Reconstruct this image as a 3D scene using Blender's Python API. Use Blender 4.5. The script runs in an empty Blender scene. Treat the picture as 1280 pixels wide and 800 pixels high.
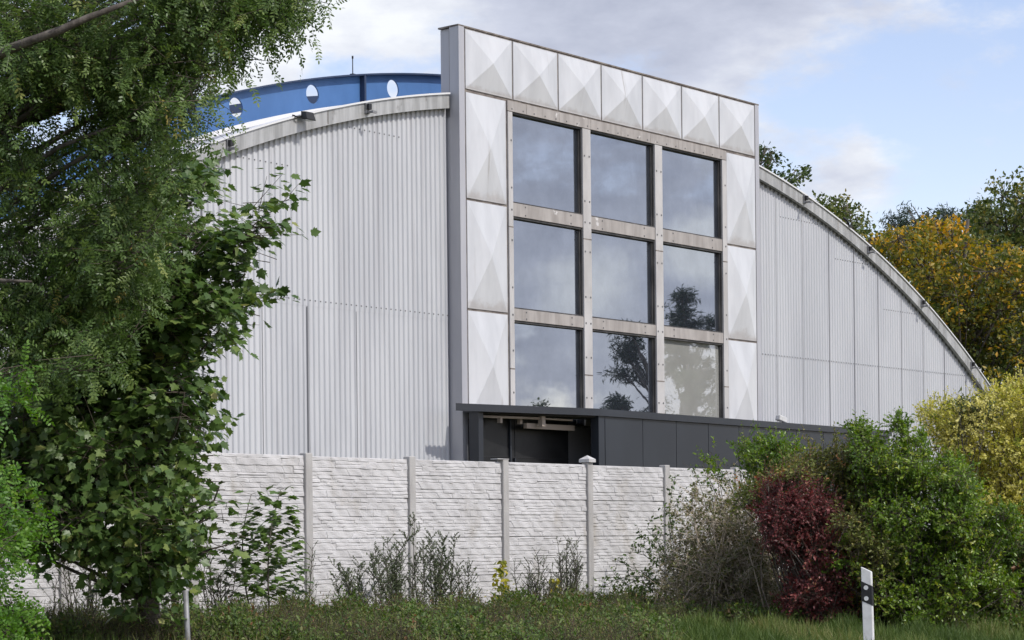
import bpy, math, random
import numpy as np
from mathutils import Matrix, Vector

C = bpy.context.scene.collection
scene = bpy.context.scene
rng = np.random.default_rng(11)
random.seed(5)

# ------------------------------------------------------------------ camera, world, sun, exposure
ROLL = .0105; F = 2700.0; CAMZ = 1.5; HZ = 274.625      # focal length in pixels of a 1280 px wide frame
cam_d = bpy.data.cameras.new('camera'); cam = bpy.data.objects.new('camera', cam_d); C.objects.link(cam)
cam_d.sensor_width = 36; cam_d.lens = F / 1280 * 36
cam_d.shift_x = -ROLL * HZ / 1280; cam_d.shift_y = HZ / 1280
cam_d.clip_end = 3000
cr, sr = math.cos(ROLL), math.sin(ROLL)
cam.matrix_world = Matrix(((cr, sr, 0, 0), (0, 0, -1, 0), (-sr, cr, 0, CAMZ), (0, 0, 0, 1)))
scene.camera = cam

SUN_EL = math.radians(47); SUN_AZ = math.radians(-33)    # azimuth measured from +X
sdir = Vector((math.cos(SUN_EL) * math.cos(SUN_AZ), math.cos(SUN_EL) * math.sin(SUN_AZ), math.sin(SUN_EL)))
sun_d = bpy.data.lights.new('sun', 'SUN'); sun = bpy.data.objects.new('sun', sun_d); C.objects.link(sun)
sun_d.energy = 2.6; sun_d.angle = math.radians(.6); sun_d.color = (1.0, .965, .91)
sun.rotation_euler = sdir.to_track_quat('Z', 'Y').to_euler()
sun.location = (30, -20, 60)

world = bpy.data.worlds.new('World'); scene.world = world; world.use_nodes = True
wt = world.node_tree; wn = wt.nodes; wn.clear()
def N(t, kind, **kw):
    n = t.nodes.new(kind)
    for k, v in kw.items():
        if k in n.inputs.keys(): n.inputs[k].default_value = v
        else: setattr(n, k, v)
    return n
def L(t, a, b): t.links.new(a, b)
wout = N(wt, 'ShaderNodeOutputWorld'); wbg = N(wt, 'ShaderNodeBackground'); L(wt, wbg.outputs[0], wout.inputs[0])
SKY = .1
wbg.inputs[1].default_value = SKY
sky = N(wt, 'ShaderNodeTexSky', sky_type='NISHITA', sun_disc=False, sun_elevation=SUN_EL, sun_rotation=math.atan2(sdir.x, sdir.y), air_density=1.0, dust_density=.6, ozone_density=1.2)
tc = N(wt, 'ShaderNodeTexCoord')
def wnoise(scale, loc, sc, detail=6, rough=.55):
    m = N(wt, 'ShaderNodeMapping'); m.inputs['Location'].default_value = loc; m.inputs['Scale'].default_value = sc
    L(wt, tc.outputs['Generated'], m.inputs['Vector'])
    n = N(wt, 'ShaderNodeTexNoise', Scale=scale, Detail=detail, Roughness=rough); L(wt, m.outputs[0], n.inputs['Vector'])
    return n.outputs['Fac']
def wmath(op, a, b=None, c=None, clamp=False):
    n = N(wt, 'ShaderNodeMath', operation=op, use_clamp=clamp)
    for i, x in enumerate((a, b, c)):
        if x is None: continue
        if isinstance(x, (int, float)): n.inputs[i].default_value = x
        else: L(wt, x, n.inputs[i])
    return n.outputs[0]
def wblob(px, py, lo, hi, squash=1.0, dirn=None):          # a bank of cloud round one direction of the sky
    d = Vector(dirn or ((px - 640) / F, 1, (HZ + 400 - py) / F)).normalized()
    vm = N(wt, 'ShaderNodeVectorMath', operation='SUBTRACT'); L(wt, tc.outputs['Generated'], vm.inputs[0]); vm.inputs[1].default_value = d
    v2 = N(wt, 'ShaderNodeVectorMath', operation='MULTIPLY'); L(wt, vm.outputs[0], v2.inputs[0]); v2.inputs[1].default_value = (1, 1, squash)
    ln = N(wt, 'ShaderNodeVectorMath', operation='LENGTH'); L(wt, v2.outputs[0], ln.inputs[0])
    mr = N(wt, 'ShaderNodeMapRange', interpolation_type='SMOOTHSTEP'); L(wt, ln.outputs['Value'], mr.inputs[0])
    mr.inputs[1].default_value = lo; mr.inputs[2].default_value = hi; mr.inputs[3].default_value = 1; mr.inputs[4].default_value = 0
    return mr.outputs[0]
dens = wmath('MULTIPLY_ADD', wnoise(26, (1.3, .9, 4.1), (1, 1, 1.9), 7, .6), .38, wmath('MULTIPLY', wnoise(9, (3.1, .4, 1.7), (1, 1, 2.2), 8, .6), .70))
tone = wmath('MULTIPLY_ADD', wnoise(24, (5.3, 1.2, .6), (1, 1, 2.3), 7, .6), .5, wmath('MULTIPLY', wnoise(8, (7.3, 2.2, .6), (1, 1, 2.6), 6, .55), .55))
bank = wblob(800, -70, .03, .14, 1.7)
white = wblob(400, 40, .02, .10, 1.6)
blue_a = wblob(1150, 150, .01, .11, 1.2)
blue_b = wblob(430, 100, .005, .045, 2.0)
puff = wblob(1075, 225, .0, .036, .9)
bank_e = wblob(0, 0, .06, .22, 1.2, (.972, .235, .17))          # grey bank low in the east, mirrored by the panes
puff_e = wblob(0, 0, .008, .032, 1.3, (.967, .27, .132))
puff_s = wblob(0, 0, .0, .04, 1.2, (.974, .22, .115))
high_e = wblob(0, 0, .06, .24, 1.0, (.93, .25, .50))  # bright cloud added out of view to lighten the panels' upper facets
v = wmath('MULTIPLY_ADD', bank, .22, dens)
v = wmath('MULTIPLY_ADD', high_e, .25, v)
v = wmath('MULTIPLY_ADD', bank_e, .17, v)
v = wmath('MULTIPLY_ADD', puff_e, .2, v)
v = wmath('MULTIPLY_ADD', puff_s, .2, v)
v = wmath('MULTIPLY_ADD', white, .12, v)
v = wmath('MULTIPLY_ADD', blue_a, -.09, v)
v = wmath('MULTIPLY_ADD', blue_b, -.22, v)
v = wmath('MULTIPLY_ADD', puff, .20, v)
cov = N(wt, 'ShaderNodeMapRange', interpolation_type='SMOOTHSTEP'); L(wt, v, cov.inputs[0])
cov.inputs[1].default_value = .46; cov.inputs[2].default_value = .66; cov.inputs[4].default_value = .93
tn = wmath('MULTIPLY_ADD', bank, -.27, tone)
tn = wmath('MULTIPLY_ADD', high_e, .4, tn)
tn = wmath('MULTIPLY_ADD', bank_e, -.16, tn)
tn = wmath('MULTIPLY_ADD', puff_e, .5, tn)
tn = wmath('MULTIPLY_ADD', puff_s, .36, tn)
tn = wmath('MULTIPLY_ADD', white, .12, tn)
cramp = N(wt, 'ShaderNodeValToRGB'); L(wt, tn, cramp.inputs[0])
cramp.color_ramp.elements[0].position = .16; cramp.color_ramp.elements[0].color = (.40, .43, .54, 1)
cramp.color_ramp.elements[1].position = .70; cramp.color_ramp.elements[1].color = (.95, .97, 1.0, 1)
cm = cramp.color_ramp.elements.new(.42); cm.color = (.60, .63, .74, 1)
cscale = N(wt, 'ShaderNodeVectorMath', operation='SCALE'); L(wt, cramp.outputs[0], cscale.inputs[0]); cscale.inputs['Scale'].default_value = .84 / SKY
sgain = N(wt, 'ShaderNodeVectorMath', operation='MULTIPLY'); L(wt, sky.outputs[0], sgain.inputs[0]); sgain.inputs[1].default_value = (1.95, 1.63, 1.58)
mixw = N(wt, 'ShaderNodeMix', data_type='RGBA'); L(wt, cov.outputs[0], mixw.inputs['Factor'])
L(wt, sgain.outputs[0], mixw.inputs[6]); L(wt, cscale.outputs[0], mixw.inputs[7])
L(wt, mixw.outputs[2], wbg.inputs[0])

scene.view_settings.view_transform = 'Standard'; scene.view_settings.look = 'None'
scene.view_settings.exposure = .32; scene.view_settings.gamma = 1.0; scene.view_settings.use_curve_mapping = False
scene.render.engine = 'CYCLES'
scene.cycles.use_adaptive_sampling = True; scene.cycles.adaptive_threshold = .02
scene.cycles.max_bounces = 5; scene.cycles.diffuse_bounces = 2; scene.cycles.glossy_bounces = 2
scene.cycles.transmission_bounces = 3; scene.cycles.transparent_max_bounces = 4

# ------------------------------------------------------------------ frames and helpers
VX, VY = 2250.0, 251.0
TH = math.atan2(VX - ROLL * VY, F)
E2 = np.array([math.sin(TH), math.cos(TH)]); V2 = np.array([-E2[1], E2[0]])   # along the front, and into the hall
ANG = math.atan2(E2[1], E2[0])
def ray(x, y):
    dx, dy = x - 640, y - 400
    return np.array([(dx - ROLL * dy) / F, 1.0, (HZ - (ROLL * dx + dy)) / F])
def W(x, y, Z):
    p = ray(x, y) * Z; p[2] += CAMZ
    return p
P0 = ray(571.5, 33)[:2] * 40.0
def fr(u, v, z=0.0):
    p = P0 + E2 * u + V2 * v
    return np.array([p[0], p[1], z])
def to_fr(p):
    q = np.asarray(p[:2]) - P0
    return q @ E2, q @ V2
def sstep(t): t = np.clip(t, 0, 1); return t * t * (3 - 2 * t)
def ground_z(u, v):
    return .42 * sstep((np.asarray(v) + 20) / 12.5)
def gz_xy(x, y):
    u, v_ = to_fr((x, y)); return float(ground_z(u, v_))

def tag(o, label=None, cat=None, group=None, kind=None):
    if label: o['label'] = label
    if cat: o['category'] = cat
    if group: o['group'] = group
    if kind: o['kind'] = kind
    return o

class MB:
    def __init__(s): s.v = []; s.f = []; s.m = []; s.sm = []
    def add(s, vs, fs, m=0, smooth=False):
        b = len(s.v); s.v += [tuple(map(float, p)) for p in vs]
        for f in fs: s.f.append([b + i for i in f]); s.m.append(m); s.sm.append(smooth)
    def box(s, a0, a1, b0, b1, c0, c1, m=0):
        vs = [(x, y, z) for z in (c0, c1) for y in (b0, b1) for x in (a0, a1)]
        s.add(vs, [(0, 2, 3, 1), (4, 5, 7, 6), (0, 1, 5, 4), (2, 6, 7, 3), (0, 4, 6, 2), (1, 3, 7, 5)], m)
    def prism(s, poly, z0, z1, m=0):
        n = len(poly)
        vs = [(p[0], p[1], z0) for p in poly] + [(p[0], p[1], z1) for p in poly]
        s.add(vs, [tuple(range(n))[::-1], tuple(range(n, 2 * n))] + [(i, (i + 1) % n, n + (i + 1) % n, n + i) for i in range(n)], m)
    def tube(s, pts, rad, n=6, m=0, caps=True):
        pts = [np.asarray(p, float) for p in pts]; k = len(pts)
        if not hasattr(rad, '__len__'): rad = [rad] * k
        vs = []
        for i, p in enumerate(pts):
            t = pts[min(i + 1, k - 1)] - pts[max(i - 1, 0)]; t = t / (np.linalg.norm(t) + 1e-9)
            a = np.cross(t, (0, 0, 1) if abs(t[2]) < .9 else (1, 0, 0)); a /= np.linalg.norm(a); b = np.cross(t, a)
            for j in range(n):
                q = 2 * math.pi * j / n
                vs.append(p + rad[i] * (a * math.cos(q) + b * math.sin(q)))
        fs = [(i * n + j, i * n + (j + 1) % n, (i + 1) * n + (j + 1) % n, (i + 1) * n + j) for i in range(k - 1) for j in range(n)]
        if caps: fs += [tuple(range(n))[::-1], tuple(range((k - 1) * n, k * n))]
        s.add(vs, fs, m, True)
    def build(s, name, mats, parent=None, bevel=0):
        me = bpy.data.meshes.new(name); me.from_pydata(s.v, [], s.f)
        if not isinstance(mats, (list, tuple)): mats = [mats]
        for m in mats: me.materials.append(m)
        me.polygons.foreach_set('material_index', s.m); me.polygons.foreach_set('use_smooth', s.sm)
        me.update()
        o = bpy.data.objects.new(name, me); C.objects.link(o)
        if parent: o.parent = parent
        if bevel:
            b = o.modifiers.new('edge', 'BEVEL'); b.width = bevel; b.segments = 1; b.limit_method = 'ANGLE'
        return o

def thing(name, label, cat, loc=(0, 0, 0), rz=0.0, group=None):
    o = bpy.data.objects.new(name, None); C.objects.link(o)
    o.location = [float(a) for a in loc]; o.rotation_euler = (0, 0, rz); o.empty_display_size = .3
    return tag(o, label, cat, group)
def place(o, loc, rz=0.0):
    o.location = [float(a) for a in loc]; o.rotation_euler = (0, 0, rz); return o

# ------------------------------------------------------------------ materials
def mat(name, col, rough=.6, metal=0.0, spec=.4):
    m = bpy.data.materials.new(name); m.use_nodes = True
    b = m.node_tree.nodes['Principled BSDF']
    b.inputs['Base Color'].default_value = (*col, 1); b.inputs['Roughness'].default_value = rough
    b.inputs['Metallic'].default_value = metal; b.inputs['Specular IOR Level'].default_value = spec
    return m
def weather(m, c0, c1, scale=(1, 1, 1), nscale=3.0, detail=5, lo=.35, hi=.7, second=None, bump=0.0, bscale=30, world=False):
    """Vary the base colour with noise (stretch the mapping for rain streaks); second = (colour, scale, nscale, lo, hi) lays a stain over it."""
    t = m.node_tree; b = t.nodes['Principled BSDF']; tcn = N(t, 'ShaderNodeTexCoord')
    co = N(t, 'ShaderNodeNewGeometry').outputs['Position'] if world else tcn.outputs['Object']
    def noise(sc, ns, d):
        mp = N(t, 'ShaderNodeMapping'); mp.inputs['Scale'].default_value = sc; L(t, co, mp.inputs[0])
        n = N(t, 'ShaderNodeTexNoise', Scale=ns, Detail=d, Roughness=.6); L(t, mp.outputs[0], n.inputs['Vector']); return n.outputs['Fac']
    def mr(x, lo, hi):
        r = N(t, 'ShaderNodeMapRange', interpolation_type='SMOOTHSTEP'); L(t, x, r.inputs[0]); r.inputs[1].default_value = lo; r.inputs[2].default_value = hi; return r.outputs[0]
    mx = N(t, 'ShaderNodeMix', data_type='RGBA'); L(t, mr(noise(scale, nscale, detail), lo, hi), mx.inputs['Factor'])
    mx.inputs[6].default_value = (*c0, 1); mx.inputs[7].default_value = (*c1, 1)
    out = mx.outputs[2]
    if second:
        c2, s2, n2, l2, h2 = second
        m2 = N(t, 'ShaderNodeMix', data_type='RGBA'); L(t, mr(noise(s2, n2, 6), l2, h2), m2.inputs['Factor'])
        L(t, out, m2.inputs[6]); m2.inputs[7].default_value = (*c2, 1); out = m2.outputs[2]
    L(t, out, b.inputs['Base Color'])
    if bump:
        bp = N(t, 'ShaderNodeBump', Strength=bump, Distance=.02); L(t, noise((1, 1, 1), bscale, 6), bp.inputs['Height']); L(t, bp.outputs[0], b.inputs['Normal'])
    return m

M = {}
M['sheet'] = weather(mat('ribbed_sheet', (.5, .5, .52), .5, .05), (.475, .483, .50), (.56, .568, .58), (1.2, 1, .2), 1.3, 7, .3, .7, ((.38, .375, .39), (4, 1, .10), 1.0, .54, .80))
M['sheet_pale'] = weather(mat('flat_ribbed_sheet', (.62, .62, .64), .45, .1), (.45, .458, .478), (.52, .528, .545), (1.0, 1, .2), 1.0, 4, .3, .7, ((.47, .47, .485), (2.2, 1, .1), 1.0, .62, .85))
M['seam'] = mat('dark_seam', (.34, .34, .35), .8)
M['seam_pale'] = mat('pale_seam', (.42, .42, .43), .8)
M['screw_and_shade'] = mat('screw_head_and_gap_shade', (.12, .12, .125), .6)
M['fascia'] = weather(mat('galvanised_fascia', (.4, .4, .4), .5, .35), (.30, .30, .29), (.50, .50, .49), (5, 1, .5), 1.3, 5, .3, .7, ((.22, .21, .20), (2.5, 1, 1.2), 2.2, .62, .8))
M['flash'] = mat('white_flashing', (.70, .70, .70), .4)
M['roof'] = weather(mat('roof_sheet', (.45, .45, .46), .5, .3), (.4, .4, .41), (.5, .5, .5), (1, 1, 1), 1)
M['blue'] = weather(mat('blue_paint', (.06, .17, .42), .45), (.060, .145, .33), (.078, .18, .40), (1, 1, .5), 1.3, 5, .3, .7, ((.10, .10, .13), (1, 1, 1), 9, .69, .76))
M['bluedark'] = mat('dark_blue_flange', (.03, .05, .10), .6)
M['frame'] = weather(mat('grey_corner_trim', (.42, .42, .44), .5, .2), (.40, .40, .43), (.47, .47, .49), (2, 2, .3), 1, 4, .3, .7)
M['panel'] = weather(mat('white_facet_panel', (.76, .76, .755), .38, .15), (.535, .542, .555), (.635, .642, .655), (1.5, 1, .4), 1.5, 6, .3, .68, ((.36, .335, .315), (4.5, 1, .25), 1.7, .62, .80))
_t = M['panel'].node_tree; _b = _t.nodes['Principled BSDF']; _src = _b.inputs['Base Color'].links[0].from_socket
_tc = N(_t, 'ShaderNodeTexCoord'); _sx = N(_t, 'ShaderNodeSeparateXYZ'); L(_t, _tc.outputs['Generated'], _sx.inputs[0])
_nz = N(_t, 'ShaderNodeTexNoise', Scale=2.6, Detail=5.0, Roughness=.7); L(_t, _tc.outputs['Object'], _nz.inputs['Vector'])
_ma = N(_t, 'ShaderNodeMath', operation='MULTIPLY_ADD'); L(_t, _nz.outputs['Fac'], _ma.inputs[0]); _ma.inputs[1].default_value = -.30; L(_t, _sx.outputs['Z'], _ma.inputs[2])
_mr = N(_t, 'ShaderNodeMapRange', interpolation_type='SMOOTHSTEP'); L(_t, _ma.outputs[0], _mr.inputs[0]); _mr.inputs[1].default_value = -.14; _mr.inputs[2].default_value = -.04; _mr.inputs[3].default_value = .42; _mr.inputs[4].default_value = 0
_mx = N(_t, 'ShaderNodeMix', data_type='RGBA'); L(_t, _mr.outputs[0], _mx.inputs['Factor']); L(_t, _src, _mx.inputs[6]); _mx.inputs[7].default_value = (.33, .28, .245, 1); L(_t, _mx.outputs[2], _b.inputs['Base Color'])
M['grime'] = weather(mat('grimy_joint', (.2, .17, .15), .85), (.12, .10, .09), (.26, .23, .20), (1, 1, 1), 4)
M['mull'] = weather(mat('pale_mullion', (.55, .53, .51), .55), (.40, .385, .37), (.53, .515, .50), (1, 1, .35), 1.8, 5, .3, .7, ((.26, .22, .19), (1, 1, 1), 2.1, .66, .80))
M['trans'] = weather(mat('beige_transom', (.45, .42, .38), .6), (.29, .265, .245), (.41, .38, .355), (3.5, 1, .7), 1.6, 5, .3, .7, ((.60, .58, .565), (1, 1, 1), 2.0, .62, .65))
M['reveal'] = weather(mat('dark_window_frame', (.06, .058, .056), .5), (.035, .034, .034), (.10, .095, .09), (1, 1, .4), 3)
M['anth'] = weather(mat('anthracite_sheet', (.052, .060, .072), .38, .0, .5), (.019, .0225, .030), (.026, .031, .040), (.6, 1, .4), .9, 4)
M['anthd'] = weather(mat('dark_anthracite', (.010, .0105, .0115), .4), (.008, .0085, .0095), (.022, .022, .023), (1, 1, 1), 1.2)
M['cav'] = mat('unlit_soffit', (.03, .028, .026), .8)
M['pipe'] = mat('dull_pipe', (.36, .30, .25), .6)
M['black'] = mat('black_plastic', (.02, .02, .022), .5)
M['white'] = weather(mat('white_plastic', (.7, .7, .7), .45), (.60, .595, .58), (.74, .74, .735), (1, 1, 1), 9, 6, .3, .6, ((.40, .37, .33), (1, 1, .5), 14, .62, .75))
M['galv'] = weather(mat('galvanised_tube', (.3, .3, .3), .55, .3), (.22, .22, .225), (.34, .34, .345), (1, 1, 1), 12)
M['refl'] = mat('reflector_disc', (.62, .64, .66), .25, .2)
M['conc'] = weather(mat('white_painted_concrete', (.65, .64, .63), .8), (.47, .458, .452), (.585, .573, .568), (1, 1, 1), 1.6, 7, .32, .68, ((.41, .385, .35), (1.5, 1.5, .6), 1.3, .54, .74), .25, 60, True)
M['concpost'] = weather(mat('grey_concrete_post', (.5, .48, .45), .85), (.36, .345, .33), (.47, .455, .435), (2, 2, .5), 3, 6, .3, .7, None, .25, 60)
M['soil'] = weather(mat('grassy_soil', (.07, .08, .03), .95), (.045, .06, .02), (.10, .095, .045), (1, 1, 1), 1.4, 8, .3, .7, None, .6, 6)

def glass(name, refl, tint, back, bump=.018):
    m = bpy.data.materials.new(name); m.use_nodes = True; t = m.node_tree; t.nodes.clear()
    o = N(t, 'ShaderNodeOutputMaterial'); mx = N(t, 'ShaderNodeMixShader'); g = N(t, 'ShaderNodeBsdfGlossy'); d = N(t, 'ShaderNodeBsdfDiffuse')
    g.inputs['Color'].default_value = (*tint, 1); g.inputs['Roughness'].default_value = .012; d.inputs['Color'].default_value = (*back, 1)
    L(t, d.outputs[0], mx.inputs[1]); L(t, g.outputs[0], mx.inputs[2]); L(t, mx.outputs[0], o.inputs[0])
    tcn = N(t, 'ShaderNodeTexCoord'); mp = N(t, 'ShaderNodeMapping'); mp.inputs['Scale'].default_value = (1, 1, .8); L(t, tcn.outputs['Object'], mp.inputs[0])
    n = N(t, 'ShaderNodeTexNoise', Scale=1.3, Detail=2.0, Roughness=.5); L(t, mp.outputs[0], n.inputs['Vector'])
    bp = N(t, 'ShaderNodeBump', Strength=bump, Distance=.05); L(t, n.outputs['Fac'], bp.inputs['Height']); L(t, bp.outputs[0], g.inputs['Normal'])
    n2 = N(t, 'ShaderNodeTexNoise', Scale=2.2, Detail=6.0, Roughness=.65); m2 = N(t, 'ShaderNodeMapping'); m2.inputs['Scale'].default_value = (.8, 1, .7); L(t, tcn.outputs['Object'], m2.inputs[0]); L(t, m2.outputs[0], n2.inputs['Vector'])
    mr = N(t, 'ShaderNodeMapRange'); L(t, n2.outputs['Fac'], mr.inputs[0]); mr.inputs[1].default_value = .3; mr.inputs[2].default_value = .7; mr.inputs[3].default_value = refl - .05; mr.inputs[4].default_value = refl + .05
    L(t, mr.outputs[0], mx.inputs['Fac'])
    return m
M['glass'] = glass('coated_glass', .55, (.80, .84, .90), (.035, .04, .05))
M['glass_pale'] = glass('pale_backed_glass', .42, (.95, .95, .95), (.40, .40, .37))  # pale diffuse colour mixed in under the gloss

def leafmat(name, stops, trans=.25, rough=.45, spec=.35, gain=1.5):
    stops = [(p, tuple(min(.7, x * gain) for x in c)) for p, c in stops]; trans = trans + .06
    m = bpy.data.materials.new(name); m.use_nodes = True; t = m.node_tree; t.nodes.clear()
    o = N(t, 'ShaderNodeOutputMaterial'); a = N(t, 'ShaderNodeAttribute', attribute_name='rnd'); r = N(t, 'ShaderNodeValToRGB')
    L(t, a.outputs['Fac'], r.inputs[0])
    el = r.color_ramp.elements
    el[0].position, el[0].color = stops[0][0], (*stops[0][1], 1); el[1].position, el[1].color = stops[-1][0], (*stops[-1][1], 1)
    for p, c in stops[1:-1]: e = el.new(p); e.color = (*c, 1)
    b = N(t, 'ShaderNodeBsdfPrincipled', Roughness=rough); b.inputs['Specular IOR Level'].default_value = spec
    tr = N(t, 'ShaderNodeBsdfTranslucent'); mx = N(t, 'ShaderNodeMixShader', Fac=trans)
    hs = N(t, 'ShaderNodeHueSaturation', Saturation=1.15, Value=1.3); L(t, r.outputs[0], hs.inputs['Color'])
    L(t, r.outputs[0], b.inputs['Base Color']); L(t, hs.outputs[0], tr.inputs['Color'])
    L(t, b.outputs[0], mx.inputs[1]); L(t, tr.outputs[0], mx.inputs[2]); L(t, mx.outputs[0], o.inputs[0])
    return m
M['bark'] = weather(mat('grey_brown_bark', (.10, .085, .07), .9), (.06, .05, .042), (.15, .13, .11), (3, 3, .6), 4, 6, .3, .7, None, .6, 20)
M['twig'] = mat('twig', (.075, .06, .045), .9)
M['twig_grey'] = mat('bare_grey_twig', (.48, .40, .31), .9)
M['twig_dark'] = mat('dark_seed_stalk', (.085, .075, .06), .9)

# ------------------------------------------------------------------ setting: ground
def ground():
    us = np.concatenate([np.linspace(-420, -45, 8), np.linspace(-40, 60, 51), np.linspace(65, 420, 8)])
    vs = np.concatenate([np.linspace(-300, -45, 6), np.linspace(-42, 0, 43), np.linspace(6, 420, 12)])
    nb = np.random.default_rng(3); m = MB(); P = []
    for v_ in vs:
        for u in us:
            z = float(ground_z(u, v_)) + (nb.normal() * .03 if -25 < v_ < -7 and -30 < u < 40 else 0)
            P.append(fr(u, v_, z))
    nu = len(us)
    m.add(P, [(j * nu + i, j * nu + i + 1, (j + 1) * nu + i + 1, (j + 1) * nu + i) for j in range(len(vs) - 1) for i in range(nu - 1)], 0, True)
    return tag(m.build('ground', M['soil']), kind='structure')
ground()

# ------------------------------------------------------------------ the hall
UC = 5.05; GZ = .40
UPR, UPZ = 29.1, 10.223; LOR, LOZ = 28.8, 9.974
def arc(u, R, top): return top - R + math.sqrt(max(R * R - (u - UC) ** 2, 0))
hall = thing('sports_hall', 'large light grey ribbed metal hall with arched roof and white tower of nine windows', 'building', fr(0, 0, 0), ANG)
UL, UR = UC - 21.5, UC + 21.5

def sheet_wall(name, ua, ub, period, depth, m_, seams, zs=5.62):
    m = MB(); prof = [(0, 0), (.34, 0), (.5, 1), (.84, 1)]; us = []
    k0 = int(math.floor(ua / period))
    for k in range(k0, int(ub / period) + 2):
        for a, d in prof:
            u = (k + a) * period
            if ua < u < ub: us.append((u, d))
    us = [(ua, 0)] + us + [(ub, 0)]
    for z0f, z1f, off in ((lambda u: GZ, lambda u: min(zs, arc(u, LOR, LOZ) + .12), 0.0), (lambda u: min(zs - .04, arc(u, LOR, LOZ)), lambda u: arc(u, LOR, LOZ) + .12, .003)):
        for (a, da), (b, db) in zip(us, us[1:]):
            va, vb = .31 - depth * da - off, .31 - depth * db - off
            za, zb, ta, tb = z0f(a), z0f(b), z1f(a), z1f(b)
            if ta - za < .02 and tb - zb < .02: continue
            m.add([(a, va, za), (b, vb, zb), (b, vb, tb), (a, va, ta)], [(0, 1, 2, 3)], 0)
    for s in seams:                                  # the vertical lap of two sheets, a narrow dark gap
        top = 5.57 if s < 0 and s not in (-6.1, -8.6) else arc(s, LOR, LOZ)
        m.box(s - .0055, s + .0055, .31 - depth - .0125, .31 - depth + .02, GZ, top, 1)
    return m
def screws(m, ua, ub, z, period, depth, off=.003):
    k = math.ceil(ua / period)
    while k * period < ub:
        u = (k + .67) * period
        if arc(u, LOR, LOZ) < z + .1: k += 1; continue
        m.box(u - .011, u + .011, .31 - depth - off - .007, .31 - depth - off + .004, z - .011, z + .011, 2)
        k += 1
wl = sheet_wall('wall', UL, -.0, .128, .027, None, [-8.6, -7.4, -6.1, -4.77, -3.69, -2.48])
for a, b, z in ((-12, -.1, 5.68), (-3.4, -1.4, 8.82), (-5.5, -4.1, 7.95), (-8.4, -6.6, 7.05), (-12, -.1, 2.2)): screws(wl, a, b, z, .128, .027)
wl.build('wall', [M['sheet'], M['seam'], M['screw_and_shade']], hall)
wr = sheet_wall('wall', 10.06, UR, .112, .017, None, [11.18, 12.29, 13.45, 14.58, 15.69, 16.8, 17.88, 18.97, 20.1, 21.2, 22.3, 23.4])
for a, b, z in ((10.2, 24, 5.6), (11.3, 13.4, 8.75), (13.6, 15.6, 8.02), (15.8, 17.8, 7.0), (18, 20, 5.0), (10.2, 24, 2.4)): screws(wr, a, b, z, .112, .017)
for k in range(int(10.3 / .168), int(24.5 / .168)):              # dark teeth painted under the flashing for the shaded gaps between ribs
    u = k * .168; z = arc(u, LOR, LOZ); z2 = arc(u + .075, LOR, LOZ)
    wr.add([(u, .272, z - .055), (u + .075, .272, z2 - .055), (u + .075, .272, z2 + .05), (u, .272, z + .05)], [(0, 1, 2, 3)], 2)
wr.build('wall', [M['sheet_pale'], M['seam_pale'], M['screw_and_shade']], hall)

def arcband(m, ua, ub, r0, z0, r1, z1, va, vb, n=90, mi=0):
    """A band between two arcs of the gable, va..vb deep."""
    us = np.linspace(ua, ub, n + 1); P = []
    for u in us:
        a, b = arc(u, r0, z0), arc(u, r1, z1)
        P += [(u, va, a), (u, va, b), (u, vb, b), (u, vb, a)]
    fs = []
    for i in range(n):
        for k in range(4): fs.append((4 * i + k, 4 * i + 4 + k, 4 * i + 4 + (k + 1) % 4, 4 * i + (k + 1) % 4))
    fs += [(0, 1, 2, 3), (4 * n + 3, 4 * n + 2, 4 * n + 1, 4 * n)]
    m.add(P, fs, mi)
for ua, ub in ((UL, -.05), (10.08, UR)):
    m = MB(); arcband(m, ua, ub, LOR, LOZ, UPR, UPZ, .17, .262)
    for k in range(int((ub - ua) / 2.4)):             # butt joints in the flashing
        u = ua + 2.4 * (k + .5); m.box(u - .008, u + .008, .166, .18, arc(u, LOR, LOZ) + .02, arc(u, UPR, UPZ) - .02, 1)
    f = m.build('roof_fascia', [M['fascia'], M['grime']], hall)
    m = MB(); arcband(m, ua, ub, UPR, UPZ + .002, UPR, UPZ + .035, .14, .40); m.build('edge_flashing', M['flash'], f)
m = MB(); arcband(m, UL, -.02, UPR, UPZ - .05, UPR, UPZ + .07, 1.55, 1.62); m.build('roof_upstand', M['flash'], hall)
m = MB()
us = np.linspace(UL, UR, 91); P = []
for u in us:
    for v_ in (.30, 45): P.append((u, v_, arc(u, UPR, UPZ) - .02))
m.add(P, [(2 * i, 2 * i + 2, 2 * i + 3, 2 * i + 1) for i in range(90)], 0, True)
m.add([(u, 45, z) for u in us for z in (0, arc(u, UPR, UPZ) - .03)], [(2 * i, 2 * i + 1, 2 * i + 3, 2 * i + 2) for i in range(90)])
for u in (UL, UR): m.add([(u, .3, 0), (u, 45, 0), (u, 45, arc(u, UPR, UPZ) - .03), (u, .3, arc(u, UPR, UPZ) - .03)], [(0, 1, 2, 3)])
m.build('roof', M['roof'], hall)

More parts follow.
